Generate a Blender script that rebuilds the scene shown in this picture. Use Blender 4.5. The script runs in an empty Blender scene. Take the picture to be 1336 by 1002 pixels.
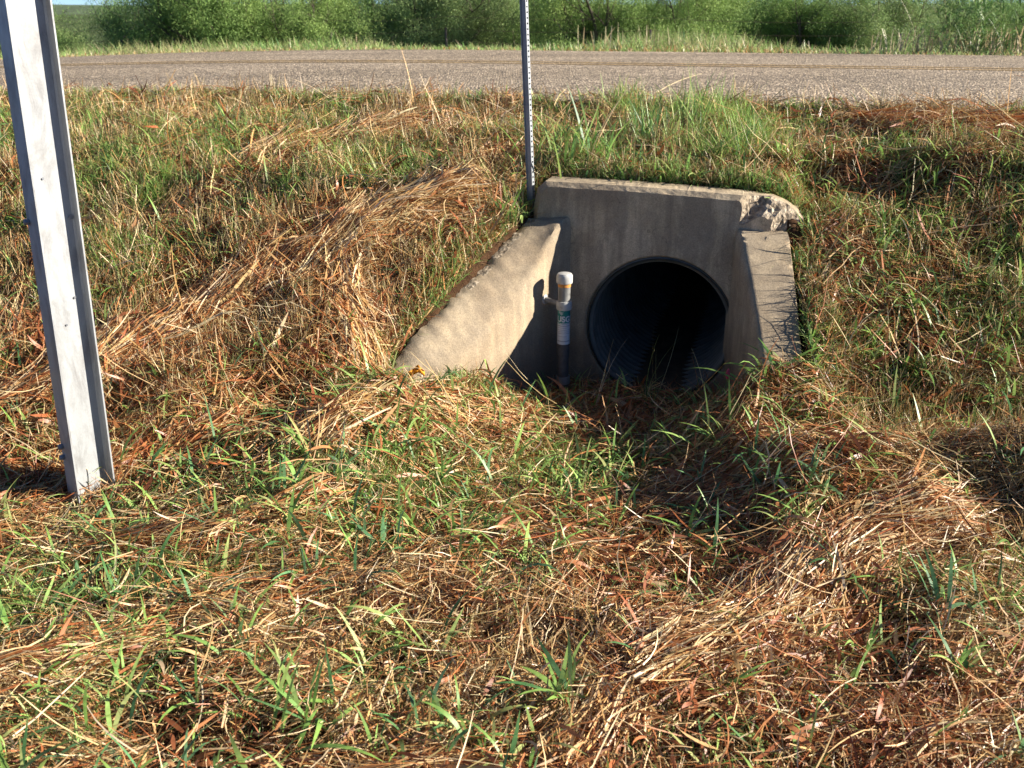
import bpy, bmesh, math, random
import numpy as np
from mathutils import Vector, Matrix

R = math.radians
scene = bpy.context.scene
C = scene.collection

# ------------------------------------------------------------------ camera
cam_d = bpy.data.cameras.new('camera')
cam = bpy.data.objects.new('camera', cam_d)
C.objects.link(cam)
cam.location = (0, 0, 1.9)
cam.rotation_euler = (R(90 - 20.7), 0, 0)
cam_d.sensor_width = 36
cam_d.lens = 36 * 1299 / 1336
cam_d.clip_start = .05
cam_d.clip_end = 3000
cam_d.dof.use_dof = True
cam_d.dof.focus_distance = 3.7
cam_d.dof.aperture_fstop = 6.0
scene.camera = cam

# ------------------------------------------------------------------ sky and sun
SUN = Vector((1.0, -.07, .41)).normalized()
SUN_EL = math.asin(SUN.z)
world = bpy.data.worlds.new('World')
scene.world = world
world.use_nodes = True
nt = world.node_tree
nt.nodes.clear()
sky = nt.nodes.new('ShaderNodeTexSky')
sky.sky_type = 'NISHITA'
sky.sun_disc = False
sky.sun_elevation = SUN_EL
sky.sun_rotation = math.atan2(SUN.x, SUN.y)
sky.air_density = .55
sky.altitude = 1500
sky.dust_density = 0
sky.ozone_density = 5
bg = nt.nodes.new('ShaderNodeBackground')
bg.inputs[1].default_value = .06
wo = nt.nodes.new('ShaderNodeOutputWorld')
nt.links.new(sky.outputs[0], bg.inputs[0])
nt.links.new(bg.outputs[0], wo.inputs[0])

sun_d = bpy.data.lights.new('sun', 'SUN')
sun_d.energy = 5.0
sun_d.angle = R(.5)
sun_d.color = (1.0, .93, .82)
sun = bpy.data.objects.new('sun', sun_d)
C.objects.link(sun)
sun.rotation_euler = SUN.to_track_quat('Z', 'Y').to_euler()

scene.view_settings.view_transform = 'Standard'
scene.view_settings.look = 'None'
scene.view_settings.gamma = 1
scene.view_settings.exposure = 1.3
scene.render.engine = 'CYCLES'
scene.cycles.max_bounces = 6
scene.cycles.transparent_max_bounces = 4

# ------------------------------------------------------------------ noise and terrain height
def _hash(ix, iy, seed):
    h = (ix.astype(np.int64) * 374761393 + iy.astype(np.int64) * 668265263 + seed * 1442695041) & 0xffffffff
    h = ((h ^ (h >> 13)) * 1274126177) & 0xffffffff
    return ((h ^ (h >> 16)) & 0xffffff) / float(0xffffff)

def noise2(x, y, seed=0):
    x = np.asarray(x, float); y = np.asarray(y, float)
    ix = np.floor(x); iy = np.floor(y)
    fx = x - ix; fy = y - iy
    fx = fx * fx * (3 - 2 * fx); fy = fy * fy * (3 - 2 * fy)
    a = _hash(ix, iy, seed); b = _hash(ix + 1, iy, seed)
    c = _hash(ix, iy + 1, seed); d = _hash(ix + 1, iy + 1, seed)
    return (a * (1 - fx) + b * fx) * (1 - fy) + (c * (1 - fx) + d * fx) * fy

def fbm(x, y, seed=0, o=3):
    s = 0; a = .5; t = 0
    for k in range(o):
        s = s + a * noise2(x * 2 ** k, y * 2 ** k, seed + k * 17); t += a; a *= .5
    return s / t

def sm(a, b, x):
    t = np.clip((x - a) / (b - a), 0, 1)
    return t * t * (3 - 2 * t)

SL = .27                                     # the road runs a little askew to the view
NRM = math.sqrt(1 + SL * SL)
TH = math.atan(SL)
EX, EY = math.cos(TH), -math.sin(TH)          # along the road
NX, NY = math.sin(TH), math.cos(TH)           # across the road, away from the camera
ROAD0, ROAD1 = 6.38, 14.1
PC = (.75, 4.86)                              # centre of the culvert mouth on the headwall face
VH = PC[0] * NX + PC[1] * NY
BV = [-400, -6, 0, 1.5, 2.3, 3.0, 3.8, 4.9, 5.6, 6.22, 6.36, 14.1, 14.6, 17, 22, 60, 900]
BZ = [1.2, 1.0, .42, .25, .215, .275, .51, 1.03, 1.185, 1.285, 1.343, 1.346, 1.31, 1.12, .80, .6, 1.5]
CLX, CLY = .285, 4.966                        # inner corner, left wing wall
CRX, CRY = 1.08, 4.768                        # inner corner, right wing wall

def wv(x, y):
    return x * EX + y * EY, x * NX + y * NY

def xy(w, v):
    return w * EX + v * NX, w * EY + v * NY

def sag(x):
    q = np.clip(-x, 0, 8)
    return -.0035 * q * q - .02 * np.clip(-x - 8, 0, 40)

def road_z(x, y):
    return 1.35 + sag(x)

def inside(x, y):
    """1 in the pocket between the wing walls, 0 on the banks."""
    w, v = wv(x, y)
    dl = (x - CLX) * .8 - (y - CLY) * .6 + .15
    dr = (CRX + .19) - x
    soft = .045 + .75 * np.clip(4.05 - v, 0, 2.5)
    dlo = dl + .3 * np.clip(3.9 - v, 0, 2)
    dro = dr + .35 * np.clip(4.2 - v, 0, 2)
    return sm(-soft, soft, dlo) * sm(-soft, soft, dro) * sm(-.02, .02, VH + .08 - v)

def H(x, y, micro=True):
    x = np.asarray(x, float); y = np.asarray(y, float)
    w, v = wv(x, y)
    b = np.interp(v, BV, BZ)
    lat = 1 - sm(5.0, 8.0, v) * 0
    b = b + sag(x) * sm(2.5, 6.3, v)
    low = .0 + .095 * np.clip(VH - v, 0, 3)
    k = inside(x, y)
    # the banks are held back by the walls: never above them at their outer faces
    t = CRY - y
    capr = .05 * sm(.3, .7, t) * sm(1.5, 1.3, x) + np.interp(t, [0, .1, .43, .73, .95, 1.2, 2.5], [.97, .86, .65, .43, .32, .24, .3]) - .03 + .07 * np.clip(x - 1.30, 0, 9) + .08 * np.clip(x - 2.3, 0, 9) + np.clip(-t, 0, 9) * 1.0 + np.clip(t - 1.1, 0, 9) * .4
    tl = -(x - CLX) * .6 - (y - CLY) * .8
    dout = -(x - CLX) * .8 + (y - CLY) * .6 - .2
    capl = np.interp(tl, [-.1, .07, .32, .5, .68, .85, .98, 1.09, 1.4], [.90, .88, .78, .68, .605, .53, .47, .40, .36]) + .55 * np.clip(dout, 0, 9) + np.clip(-tl - .12, 0, 9) * 1.0 + np.clip(tl - 1.1, 0, 9) * .5
    b = np.where(x > PC[0], np.minimum(b, capr), np.minimum(b, capl))
    sw = w - (PC[0] * EX + PC[1] * EY)
    top = np.interp(sw, [-.9, -.66, -.61, .1, .36, .50, .57, .62, .66, .75, 1.0, 3.0], [1.0, 1.03, 1.07, 1.06, 1.05, 1.03, 1.0, .96, .91, .89, .91, 1.0])
    b = np.minimum(b, top - .01 + .30 * np.clip(v - VH - .17, 0, 9) + .8 * np.clip(-sw - .95, 0, 9) + .1 * np.clip(sw - 2.5, 0, 50) + 3 * np.clip(VH - v, 0, 9) + .9 * np.clip(v - VH - .45, 0, 9))
    din = (x - CLX) * .8 - (y - CLY) * .6
    low = low + .24 * sm(.40, .95, tl) * np.exp(-(np.clip(din, -.2, 9) / .27) ** 2)
    low = low + .38 * sm(.25, .75, t) * np.exp(-((x - CRX - .14) / .36) ** 2) * sm(3.0, 1.0, t)
    z = b * (1 - k) + np.minimum(b, low) * k
    z = z - .045 * np.exp(-(((x + 1.45) / .28) ** 2 + ((y - 3.15) / .28) ** 2))
    if micro:
        off = sm(6.35, 6.1, v) + sm(14.2, 15, v)
        off = off * (1 - .75 * np.exp(-((v - VH - .15) / .18) ** 2) * sm(1.1, .7, np.abs(w - PC[0] * EX - PC[1] * EY)))
        damp = 1 - .6 * k
        nearwall = 1
        z = z + off * damp * ((fbm(x * .9, y * .9, 3) - .5) * .12 + (fbm(x * 3.1, y * 3.1, 7) - .5) * (.12 - .035 * sm(4.4, 5.2, v)) + (noise2(x * 10, y * 10, 9) - .5) * .035)
    return z

# ------------------------------------------------------------------ helpers
def tag(o, label=None, cat=None, group=None, kind=None):
    if label: o['label'] = label
    if cat: o['category'] = cat
    if group: o['group'] = group
    if kind: o['kind'] = kind
    return o

def empty(name, loc, label, cat, group=None):
    o = bpy.data.objects.new(name, None)
    C.objects.link(o)
    o.location = loc
    o.empty_display_size = .1
    return tag(o, label, cat, group)

def link(name, me, mat=None, parent=None):
    o = bpy.data.objects.new(name, me)
    C.objects.link(o)
    if mat: me.materials.append(mat)
    if parent:
        o.parent = parent
        bpy.context.view_layer.update()
        o.matrix_parent_inverse = parent.matrix_world.inverted()
    return o

def mesh_np(name, verts, faces, col=None, smooth=False):
    """verts (N,3), faces (M,k) array; col (N,3)"""
    me = bpy.data.meshes.new(name)
    verts = np.ascontiguousarray(verts, np.float32)
    faces = np.ascontiguousarray(faces, np.int32)
    m, k = faces.shape
    me.vertices.add(len(verts)); me.vertices.foreach_set('co', verts.ravel())
    me.loops.add(m * k); me.loops.foreach_set('vertex_index', faces.ravel())
    me.polygons.add(m)
    me.polygons.foreach_set('loop_start', np.arange(m, dtype=np.int32) * k)
    me.polygons.foreach_set('loop_total', np.full(m, k, np.int32))
    if smooth: me.polygons.foreach_set('use_smooth', np.ones(m, bool))
    if col is not None:
        at = me.color_attributes.new('col', 'FLOAT_COLOR', 'POINT')
        c4 = np.ones((len(verts), 4), np.float32); c4[:, :3] = col
        at.data.foreach_set('color', c4.ravel())
    me.update(calc_edges=True)
    return me

def pymesh(name, verts, faces, smooth=False):
    me = bpy.data.meshes.new(name)
    me.from_pydata([tuple(v) for v in verts], [], faces)
    me.update()
    if smooth:
        me.polygons.foreach_set('use_smooth', [True] * len(me.polygons))
    return me

def bm_mesh(bm, name, smooth=False):
    me = bpy.data.meshes.new(name)
    bmesh.ops.recalc_face_normals(bm, faces=bm.faces)
    bm.to_mesh(me); bm.free()
    if smooth:
        me.polygons.foreach_set('use_smooth', [True] * len(me.polygons))
    return me

# ------------------------------------------------------------------ materials
class NT:
    def __init__(s, name):
        s.m = bpy.data.materials.new(name); s.m.use_nodes = True
        s.t = s.m.node_tree; s.n = s.t.nodes; s.l = s.t.links
        s.b = s.n['Principled BSDF']; s.o = s.n['Material Output']
    def add(s, ty, **kw):
        n = s.n.new(ty)
        for k, v in kw.items():
            if k == 'ins':
                for a, b in v.items(): n.inputs[a].default_value = b
            else: setattr(n, k, v)
        return n
    def co(s):
        if not hasattr(s, '_co'): s._co = s.add('ShaderNodeTexCoord').outputs['Object']
        return s._co
    def noise(s, scale, detail=4, rough=.6, vec=None, dist=0):
        n = s.add('ShaderNodeTexNoise'); n.inputs['Scale'].default_value = scale
        n.inputs['Detail'].default_value = detail; n.inputs['Roughness'].default_value = rough
        n.inputs['Distortion'].default_value = dist
        s.l.new(vec or s.co(), n.inputs['Vector']); return n.outputs['Fac']
    def vor(s, scale, out='Distance', vec=None):
        n = s.add('ShaderNodeTexVoronoi'); n.inputs['Scale'].default_value = scale
        s.l.new(vec or s.co(), n.inputs['Vector']); return n.outputs[out]
    def ramp(s, fac, pts):
        n = s.add('ShaderNodeValToRGB'); e = n.color_ramp.elements
        while len(e) < len(pts): e.new(.5)
        for i, (p, c) in enumerate(pts):
            e[i].position = p
            e[i].color = (c[0], c[1], c[2], 1) if hasattr(c, '__len__') else (c, c, c, 1)
        s.l.new(fac, n.inputs[0]); return n.outputs[0]
    def mix(s, fac, a, b, mode='MIX'):
        n = s.add('ShaderNodeMix'); n.data_type = 'RGBA'; n.blend_type = mode
        for sock, v in ((n.inputs[0], fac), (n.inputs[6], a), (n.inputs[7], b)):
            if isinstance(v, (int, float)): sock.default_value = v
            elif isinstance(v, tuple): sock.default_value = (v[0], v[1], v[2], 1)
            else: s.l.new(v, sock)
        return n.outputs[2]
    def bump(s, h, st, dist=.01, prev=None):
        n = s.add('ShaderNodeBump'); n.inputs['Strength'].default_value = st
        n.inputs['Distance'].default_value = dist
        s.l.new(h, n.inputs['Height'])
        if prev: s.l.new(prev, n.inputs['Normal'])
        return n.outputs[0]
    def set(s, col=None, rough=None, metal=None, normal=None, spec=None):
        for nm, v in (('Base Color', col), ('Roughness', rough), ('Metallic', metal), ('Normal', normal), ('Specular IOR Level', spec)):
            if v is None: continue
            if isinstance(v, (int, float)): s.b.inputs[nm].default_value = v
            elif isinstance(v, tuple): s.b.inputs[nm].default_value = (v[0], v[1], v[2], 1)
            else: s.l.new(v, s.b.inputs[nm])
        return s.m

def blade_mat(name, trans, rough=.5, spec=.35):
    s = NT(name)
    a = s.add('ShaderNodeAttribute', attribute_name='col')
    n = s.noise(45, 3, .6)
    f = s.ramp(n, [(.3, .72), (.7, 1.22)])
    c = s.mix(1.0, a.outputs['Color'], f, 'MULTIPLY')
    s.set(c, rough, 0, None, spec)
    tr = s.add('ShaderNodeBsdfTranslucent'); s.l.new(c, tr.inputs[0])
    mx = s.add('ShaderNodeMixShader'); mx.inputs[0].default_value = trans
    s.l.new(s.b.outputs[0], mx.inputs[1]); s.l.new(tr.outputs[0], mx.inputs[2])
    s.l.new(mx.outputs[0], s.o.inputs[0])
    return s.m

M_STRAW = blade_mat('dry straw', .18, .42, .45)
M_GREEN = blade_mat('green blades', .35, .42, .4)
M_LEAF = blade_mat('shrub leaves', .3, .6, .2)

def mat_concrete(k=1.0, streak=.4, name='weathered concrete'):
    s = NT(name)
    g = s.noise(3.2, 6, .6, dist=.4)
    base = s.ramp(g, [(.25, (.22, .165, .105)), (.5, (.34, .27, .185)), (.75, (.43, .355, .26))])
    spots = s.ramp(s.noise(9, 5, .7), [(.36, 0.0), (.52, 1.0)])
    c = s.mix(spots, (.22, .18, .135), base)
    c = s.mix(.45, base, c)
    # silt and water stains near the foot, and a few hairline cracks
    sz = s.add('ShaderNodeSeparateXYZ'); s.l.new(s.co(), sz.inputs[0])
    ad = s.add('ShaderNodeMath', operation='MULTIPLY_ADD'); s.l.new(s.noise(5, 4, .6), ad.inputs[0]); ad.inputs[1].default_value = -.35; s.l.new(sz.outputs[2], ad.inputs[2])
    silt = s.ramp(ad.outputs[0], [(.02, .75), (.22, 0.0)])
    c = s.mix(silt, c, (.17, .115, .07))
    blot = s.ramp(s.noise(2.1, 5, .7, dist=1.2), [(.50, 0.0), (.66, .55)])
    c = s.mix(blot, c, (.22, .165, .11))
    cr = s.add('ShaderNodeTexVoronoi'); cr.feature = 'DISTANCE_TO_EDGE'; cr.inputs['Scale'].default_value = 2.3
    wp = s.add('ShaderNodeVectorMath', operation='ADD'); nz = s.add('ShaderNodeTexNoise'); nz.inputs['Scale'].default_value = 5; s.l.new(s.co(), nz.inputs[0])
    s.l.new(s.co(), wp.inputs[0]); s.l.new(nz.outputs['Color'], wp.inputs[1]); s.l.new(wp.outputs[0], cr.inputs[0])
    crk = s.ramp(cr.outputs['Distance'], [(0, .7), (.006, 0.0)])
    crm = s.mix(1.0, crk, s.ramp(s.noise(1.7, 2, .5), [(.5, 0.0), (.56, 1.0)]), 'MULTIPLY')
    c = s.mix(crm, c, (.09, .07, .05))
    sp = s.add('ShaderNodeMapping'); s.l.new(s.co(), sp.inputs[0]); sp.inputs['Scale'].default_value = (9, 9, 1.4)
    st = s.ramp(s.noise(1.6, 4, .6, sp.outputs[0]), [(.38, streak), (.55, 0.0)])
    c = s.mix(1.0, c, (k, k * .985, k * .92), 'MULTIPLY')
    c = s.mix(st, s.mix(.55, c, (.13, .105, .085)), c)
    f = s.ramp(s.noise(160, 2, .6), [(.3, .72), (.7, 1.25)])
    c = s.mix(.8, c, s.mix(1.0, c, f, 'MULTIPLY'))
    pit = s.ramp(s.vor(38), [(.05, 0.0), (.16, 1.0)])
    n1 = s.bump(s.noise(60, 5, .7), .35, .006)
    n2 = s.bump(pit, .25, .004, n1)
    n3 = s.bump(s.noise(6, 3, .5), .3, .02, n2)
    return s.set(c, .9, 0, n3, .2)

def mat_rubble():
    s = NT('broken concrete aggregate')
    v = s.vor(62, 'Color')
    c = s.ramp(s.noise(26, 6, .75), [(.3, (.16, .12, .08)), (.5, (.40, .32, .23)), (.72, (.62, .54, .42))])
    sv = s.add('ShaderNodeSeparateColor'); s.l.new(v, sv.inputs[0])
    c = s.mix(1.0, c, s.ramp(sv.outputs[0], [(0, .6), (1, 1.3)]), 'MULTIPLY')
    n1 = s.bump(s.vor(48), .8, .012)
    n2 = s.bump(s.noise(90, 5, .8), .7, .01, n1)
    return s.set(c, .95, 0, n2, .15)

def mat_ground():
    s = NT('red brown soil')
    c = s.ramp(s.noise(14, 6, .7), [(.3, (.035, .018, .010)), (.55, (.085, .044, .022)), (.8, (.16, .085, .042))])
    far = s.ramp(s.noise(.35, 5, .6), [(.35, (.06, .095, .028)), (.65, (.11, .13, .05))])
    gx = s.add('ShaderNodeSeparateXYZ'); s.l.new(s.co(), gx.inputs[0])
    mr = s.add('ShaderNodeMapRange'); mr.inputs[1].default_value = 14.5; mr.inputs[2].default_value = 19
    s.l.new(gx.outputs[1], mr.inputs[0])
    c = s.mix(mr.outputs[0], c, far)
    return s.set(c, .95, 0, s.bump(s.noise(60, 5, .7), .8, .02), .1)

def mat_road():
    s = NT('chip seal')
    big = s.ramp(s.noise(.6, 4, .6), [(.3, (.50, .39, .265)), (.7, (.62, .49, .345))])
    mp = s.add('ShaderNodeMapping'); s.l.new(s.co(), mp.inputs[0])
    mp.inputs['Rotation'].default_value = (0, 0, TH); mp.inputs['Scale'].default_value = (.12, 1.3, 1)
    tr = s.ramp(s.noise(1.2, 3, .5, mp.outputs[0]), [(.35, .82), (.65, 1.12)])
    c = s.mix(1.0, big, tr, 'MULTIPLY')
    v = s.add('ShaderNodeTexVoronoi'); v.inputs['Scale'].default_value = 46; s.l.new(s.co(), v.inputs[0])
    sx = s.add('ShaderNodeSeparateColor'); s.l.new(v.outputs['Color'], sx.inputs[0])
    chips = s.ramp(sx.outputs[0], [(0, .35), (.5, .9), (.85, 1.4), (1, 2.2)])
    c = s.mix(1.0, c, chips, 'MULTIPLY')
    gap = s.ramp(v.outputs['Distance'], [(.35, 1.0), (.62, .35)])
    c = s.mix(1.0, c, gap, 'MULTIPLY')
    inv = s.ramp(v.outputs['Distance'], [(.1, 1.0), (.6, 0.0)])
    return s.set(c, .85, 0, s.bump(inv, .9, .008), .3)

def mat_paint():
    s = NT('worn yellow paint')
    v = s.add('ShaderNodeTexVoronoi'); v.inputs['Scale'].default_value = 46; s.l.new(s.co(), v.inputs[0])
    k = s.ramp(s.noise(30, 5, .8), [(.43, 0.0), (.57, 1.0)])
    gap = s.ramp(v.outputs['Distance'], [(.35, 1.0), (.6, .4)])
    c = s.mix(k, (.46, .33, .2), (.75, .47, .13))
    c = s.mix(1.0, c, gap, 'MULTIPLY')
    return s.set(c, .8, 0, None, .3)

def mat_galv(name, base, dark, metal=.25, rough=.48, rust=True):
    s = NT(name)
    mp = s.add('ShaderNodeMapping'); s.l.new(s.co(), mp.inputs[0]); mp.inputs['Scale'].default_value = (3, 3, 1)
    c = s.ramp(s.noise(4.5, 5, .65, mp.outputs[0], .5), [(.34, dark), (.54, base)])
    sc = s.ramp(s.noise(150, 2, .5, mp.outputs[0]), [(.3, .9), (.7, 1.06)])
    c = s.mix(1.0, c, sc, 'MULTIPLY')
    if rust:
        r = s.ramp(s.noise(7, 6, .75), [(.66, 0.0), (.76, .55)])
        c = s.mix(r, c, (.36, .25, .15))
    rg = s.ramp(s.noise(9, 4, .6), [(.3, rough - .1), (.7, rough + .15)])
    return s.set(c, rg, metal, s.bump(s.noise(25, 4, .6), .08, .01), .5)

def mat_plain(name, col, rough=.6, metal=0, var=.25, sc=20, bump=.15):
    s = NT(name)
    f = s.ramp(s.noise(sc, 5, .65), [(.3, 1 - var), (.7, 1 + var)])
    return s.set(s.mix(1.0, col, f, 'MULTIPLY'), rough, metal, s.bump(s.noise(sc * 4, 4, .6), bump, .004), .4)

M_CONC = mat_concrete(1.66, .35); M_CONCH = mat_concrete(1.9, .6, 'brightened stained concrete'); M_RUB = mat_rubble(); M_GROUND = mat_ground(); M_ROAD = mat_road(); M_PAINT = mat_paint()  # headwall copy of the concrete, colour brightened to lift its shaded face
M_POST = mat_galv('galvanised beam', (.41, .42, .42), (.27, .265, .26))
M_CHAN = mat_galv('galvanised channel', (.33, .345, .355), (.25, .265, .275), .35, .5, False)
M_PIPEG = mat_galv('dull galvanised pipe', (.30, .29, .27), (.15, .15, .145), .3, .5)
M_CAP = mat_plain('worn white cap', (.46, .45, .42), .5, 0, .3, 40)
M_ORANGE = mat_plain('orange rust band', (.55, .23, .05), .7, 0, .3, 50)
M_TEAL = mat_plain('teal sticker', (.02, .20, .17), .4, 0, .08, 30, .02)
M_WHITE = mat_plain('white sticker', (.62, .64, .66), .45, 0, .06, 30, .02)
M_GREYINK = mat_plain('grey ink', (.32, .34, .36), .5, 0, .1, 30, .02)
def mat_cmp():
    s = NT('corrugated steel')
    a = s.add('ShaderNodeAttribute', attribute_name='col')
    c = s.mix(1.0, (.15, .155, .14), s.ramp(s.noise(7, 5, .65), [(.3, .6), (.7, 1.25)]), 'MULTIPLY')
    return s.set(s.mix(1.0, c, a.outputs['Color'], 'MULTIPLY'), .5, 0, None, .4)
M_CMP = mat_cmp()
M_SILT = mat_plain('dark silt', (.11, .08, .05), .95, 0, .4, 12, .6)
M_BARK = mat_plain('grey brown bark', (.11, .085, .065), .9, 0, .35, 15, .6)
M_WOOD = mat_plain('weathered post wood', (.10, .08, .07), .9, 0, .35, 12, .6)
M_WIRE = mat_plain('rusty wire', (.16, .11, .08), .7, .4, .2, 30)

# ------------------------------------------------------------------ the ground sheet
def axis(fine0, fine1, step, lo, hi, g=1.22):
    a = list(np.arange(fine0, fine1 + 1e-6, step))
    s = step; p = a[-1]
    while p < hi: s = min(s * g, 60); p += s; a.append(p)
    s = step; p = a[0]
    while p > lo: s = min(s * g, 60); p -= s; a.insert(0, p)
    return np.array(a)

aw = axis(-4.6, 4.6, .04, -900, 900)
av = axis(.8, 6.6, .04, -300, 1500)
W_, V_ = np.meshgrid(aw, av)
GX, GY = xy(W_, V_)
GZ = H(GX, GY)
nw, nv = len(aw), len(av)
idx = np.arange(nw * nv).reshape(nv, nw)
F = np.stack([idx[:-1, :-1], idx[:-1, 1:], idx[1:, 1:], idx[1:, :-1]], -1).reshape(-1, 4)
P = np.stack([GX, GY, GZ], -1).reshape(-1, 3)
cen = P[F].mean(1)
cw, cv = wv(cen[:, 0], cen[:, 1]); pw, pv = wv(*PC)
zmin = P[F][:, :, 2].min(1)
cut = (np.abs(cv - (pv + .1)) < .115) & (np.abs(cw - pw) < .42) & (P[F][:, :, 2].max(1) > .10) & (zmin < .78)
F = F[~cut]
ground = link('ground', mesh_np('ground', P, F), M_GROUND)
tag(ground, kind='structure')

# the road: one sheet with ragged edges
rw = axis(-12, 12, .12, -900, 900)
rv = np.linspace(0, 1, 30)
RW, RT = np.meshgrid(rw, rv)
e0 = ROAD0 + (fbm(rw * 1.7, rw * 0, 31) - .5) * .14 + (fbm(rw * 9, rw * 0, 32) - .5) * .05
e1 = ROAD1 + (fbm(rw * 1.7, rw * 0, 33) - .5) * .16
RV = e0[None, :] * (1 - RT) + e1[None, :] * RT
RX, RY = xy(RW, RV)
RZ = road_z(RX, RY) + .012 * np.sin(np.pi * RT)
i2 = np.arange(RW.size).reshape(RW.shape)
RF = np.stack([i2[:-1, :-1], i2[:-1, 1:], i2[1:, 1:], i2[1:, :-1]], -1).reshape(-1, 4)
road = link('road', mesh_np('road', np.stack([RX, RY, RZ], -1).reshape(-1, 3), RF, smooth=True), M_ROAD)
tag(road, kind='structure')
pv_, pf_ = [], []
for vv in (10.42, 10.76):
    for i, w_ in enumerate(rw):
        for q in (-.055, .055):
            x, y = xy(w_, vv + q)
            t = (vv - ROAD0) / (ROAD1 - ROAD0)
            pv_.append((x, y, float(road_z(x, y)) + .012 * math.sin(math.pi * t) + .004))
        if i:
            k = len(pv_)
            pf_.append((k - 4, k - 3, k - 1, k - 2))
lines = link('road_marking', pymesh('road_marking', pv_, pf_), M_PAINT)
tag(lines, kind='structure')

# ------------------------------------------------------------------ the culvert
culv = empty('culvert', (PC[0], PC[1], 0), 'old concrete culvert with flared wing walls and a chipped top corner around a dark pipe', 'culvert')
rng = np.random.default_rng(5)

def hwP(s, z, d):
    """point on the headwall: s along the face, z up, d depth behind the face"""
    return (PC[0] + s * EX + d * NX, PC[1] + s * EY + d * NY, z)

OUT = [(-.672, -.3), (-.668, .95), (-.65, 1.05), (-.61, 1.085), (-.2, 1.08), (.1, 1.07), (.36, 1.058), (.50, 1.045), (.57, 1.018), (.62, .985), (.655, .94), (.672, .88), (.675, .8), (.675, -.3)]
def outline(a):
    dx, dz = math.cos(a), math.sin(a)
    best = 9
    n = len(OUT)
    for i in range(n):
        x1, z1 = OUT[i]; x2, z2 = OUT[(i + 1) % n]
        z1 -= .36; z2 -= .36
        ex, ez = x2 - x1, z2 - z1
        den = dx * ez - dz * ex
        if abs(den) < 1e-9: continue
        t = (x1 * ez - z1 * ex) / den
        u = (x1 * dz - z1 * dx) / den
        if t > 0 and -1e-6 <= u <= 1 + 1e-6: best = min(best, t)
    return best

angs = sorted(set([2 * math.pi * i / 300 for i in range(300)] + [math.atan2(z - .36, x) % (2 * math.pi) for x, z in OUT]))
NA = len(angs)
verts, faces, fm = [], [], []
layers = []
def chipmask(s, z):
    return float(sm(.36, .47, s) * sm(.84, .92, z))
HR = .378
def ringpts(fn):
    st = len(verts)
    for a in angs: verts.append(fn(a))
    return list(range(st, st + NA))
def n3(a, b, c, k=1.0, seed=0):
    return float(fbm(np.array(a * 23 + c * 7.1), np.array(b * 23 + c * 5.3), seed, 3)) - .5

def frontpt(a, f):
    r = outline(a); s_, z_ = r * math.cos(a), .36 + r * math.sin(a)
    ck = chipmask(s_, z_)
    side = 1.0 if z_ > .9 else .45
    ins = (.024 * side + .105 * ck * (.75 + .9 * (fbm(np.array(a * 14), np.array(0.), 3) - .5) * 1.6)) if z_ > 0 else .01
    ins += .004 * n3(a, 3, 1)
    rr = r - ins / max(.45, abs(math.cos(a)) if abs(math.cos(a)) > abs(math.sin(a)) else abs(math.sin(a)))
    q = HR + (rr - HR) * f
    return hwP(q * math.cos(a), .36 + q * math.sin(a), 0.002 * n3(q * math.cos(a), q * math.sin(a), 2))
def chipdepth(a):
    r = outline(a)
    ck = chipmask(r * math.cos(a), .36 + r * math.sin(a))
    return .024 + .07 * ck, ck
rings = []
rings.append((ringpts(lambda a: hwP(HR * math.cos(a), .36 + HR * math.sin(a), .2)), 0))
rings.append((ringpts(lambda a: hwP(HR * math.cos(a), .36 + HR * math.sin(a), .012)), 0))
rings.append((ringpts(lambda a: hwP((HR + .008) * math.cos(a), .36 + (HR + .008) * math.sin(a), 0)), 0))
for f in (.15, .35, .55, .75, .9, 1.0):
    rings.append((ringpts(lambda a: frontpt(a, f)), 0))
NSUB = 7
for k in range(1, NSUB + 1):
    t = k / NSUB
    def fn(a):
        p0 = Vector(frontpt(a, 1.0)); dd, ck = chipdepth(a)
        r = outline(a)
        p1 = Vector(hwP(r * math.cos(a), .36 + r * math.sin(a), dd))
        p = p0.lerp(p1, t)
        amp = .040 * ck * math.sin(math.pi * min(t, .8)) + .004
        off = n3(p.x, p.z, p.y, seed=11) * amp + n3(p.x * 2.7, p.z * 2.7, p.y * 2.7, seed=12) * amp * .8
        return tuple(p + Vector((-NX * .6 + math.cos(a) * .6, -NY * .6, math.sin(a) * .6)) * off)
    rings.append((ringpts(fn), 1))
for d in (.11, .15, .185):
    def fn(a):
        r = outline(a); z_ = .36 + r * math.sin(a)
        off = .006 * n3(a * 3, d * 9, 1, seed=5)
        return hwP((r + off) * math.cos(a), .36 + (r + off) * math.sin(a), d)
    rings.append((ringpts(fn), 0))
rings.append((ringpts(lambda a: hwP((outline(a) - .015) * math.cos(a), .36 + (outline(a) - .015) * math.sin(a), .2)), 0))
rings.append((rings[0][0], 0))
for (r0, _), (r1, m) in zip(rings[:-1], rings[1:]):
    for i in range(NA):
        j = (i + 1) % NA
        faces.append((r0[i], r0[j], r1[j], r1[i]))
        a = angs[i]; r = outline(a)
        fm.append(1 if (m == 1 and chipmask(r * math.cos(a), .36 + r * math.sin(a)) > .4) else 0)
me = pymesh('headwall', verts, faces)
bm = bmesh.new(); bm.from_mesh(me); bmesh.ops.recalc_face_normals(bm, faces=bm.faces); bm.to_mesh(me); bm.free()
hw = link('headwall', me, M_CONCH, culv)
me.materials.append(M_RUB)
me.polygons.foreach_set('material_index', fm)
tag(hw, 'grey brown headwall with its upper right corner broken away')

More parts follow.
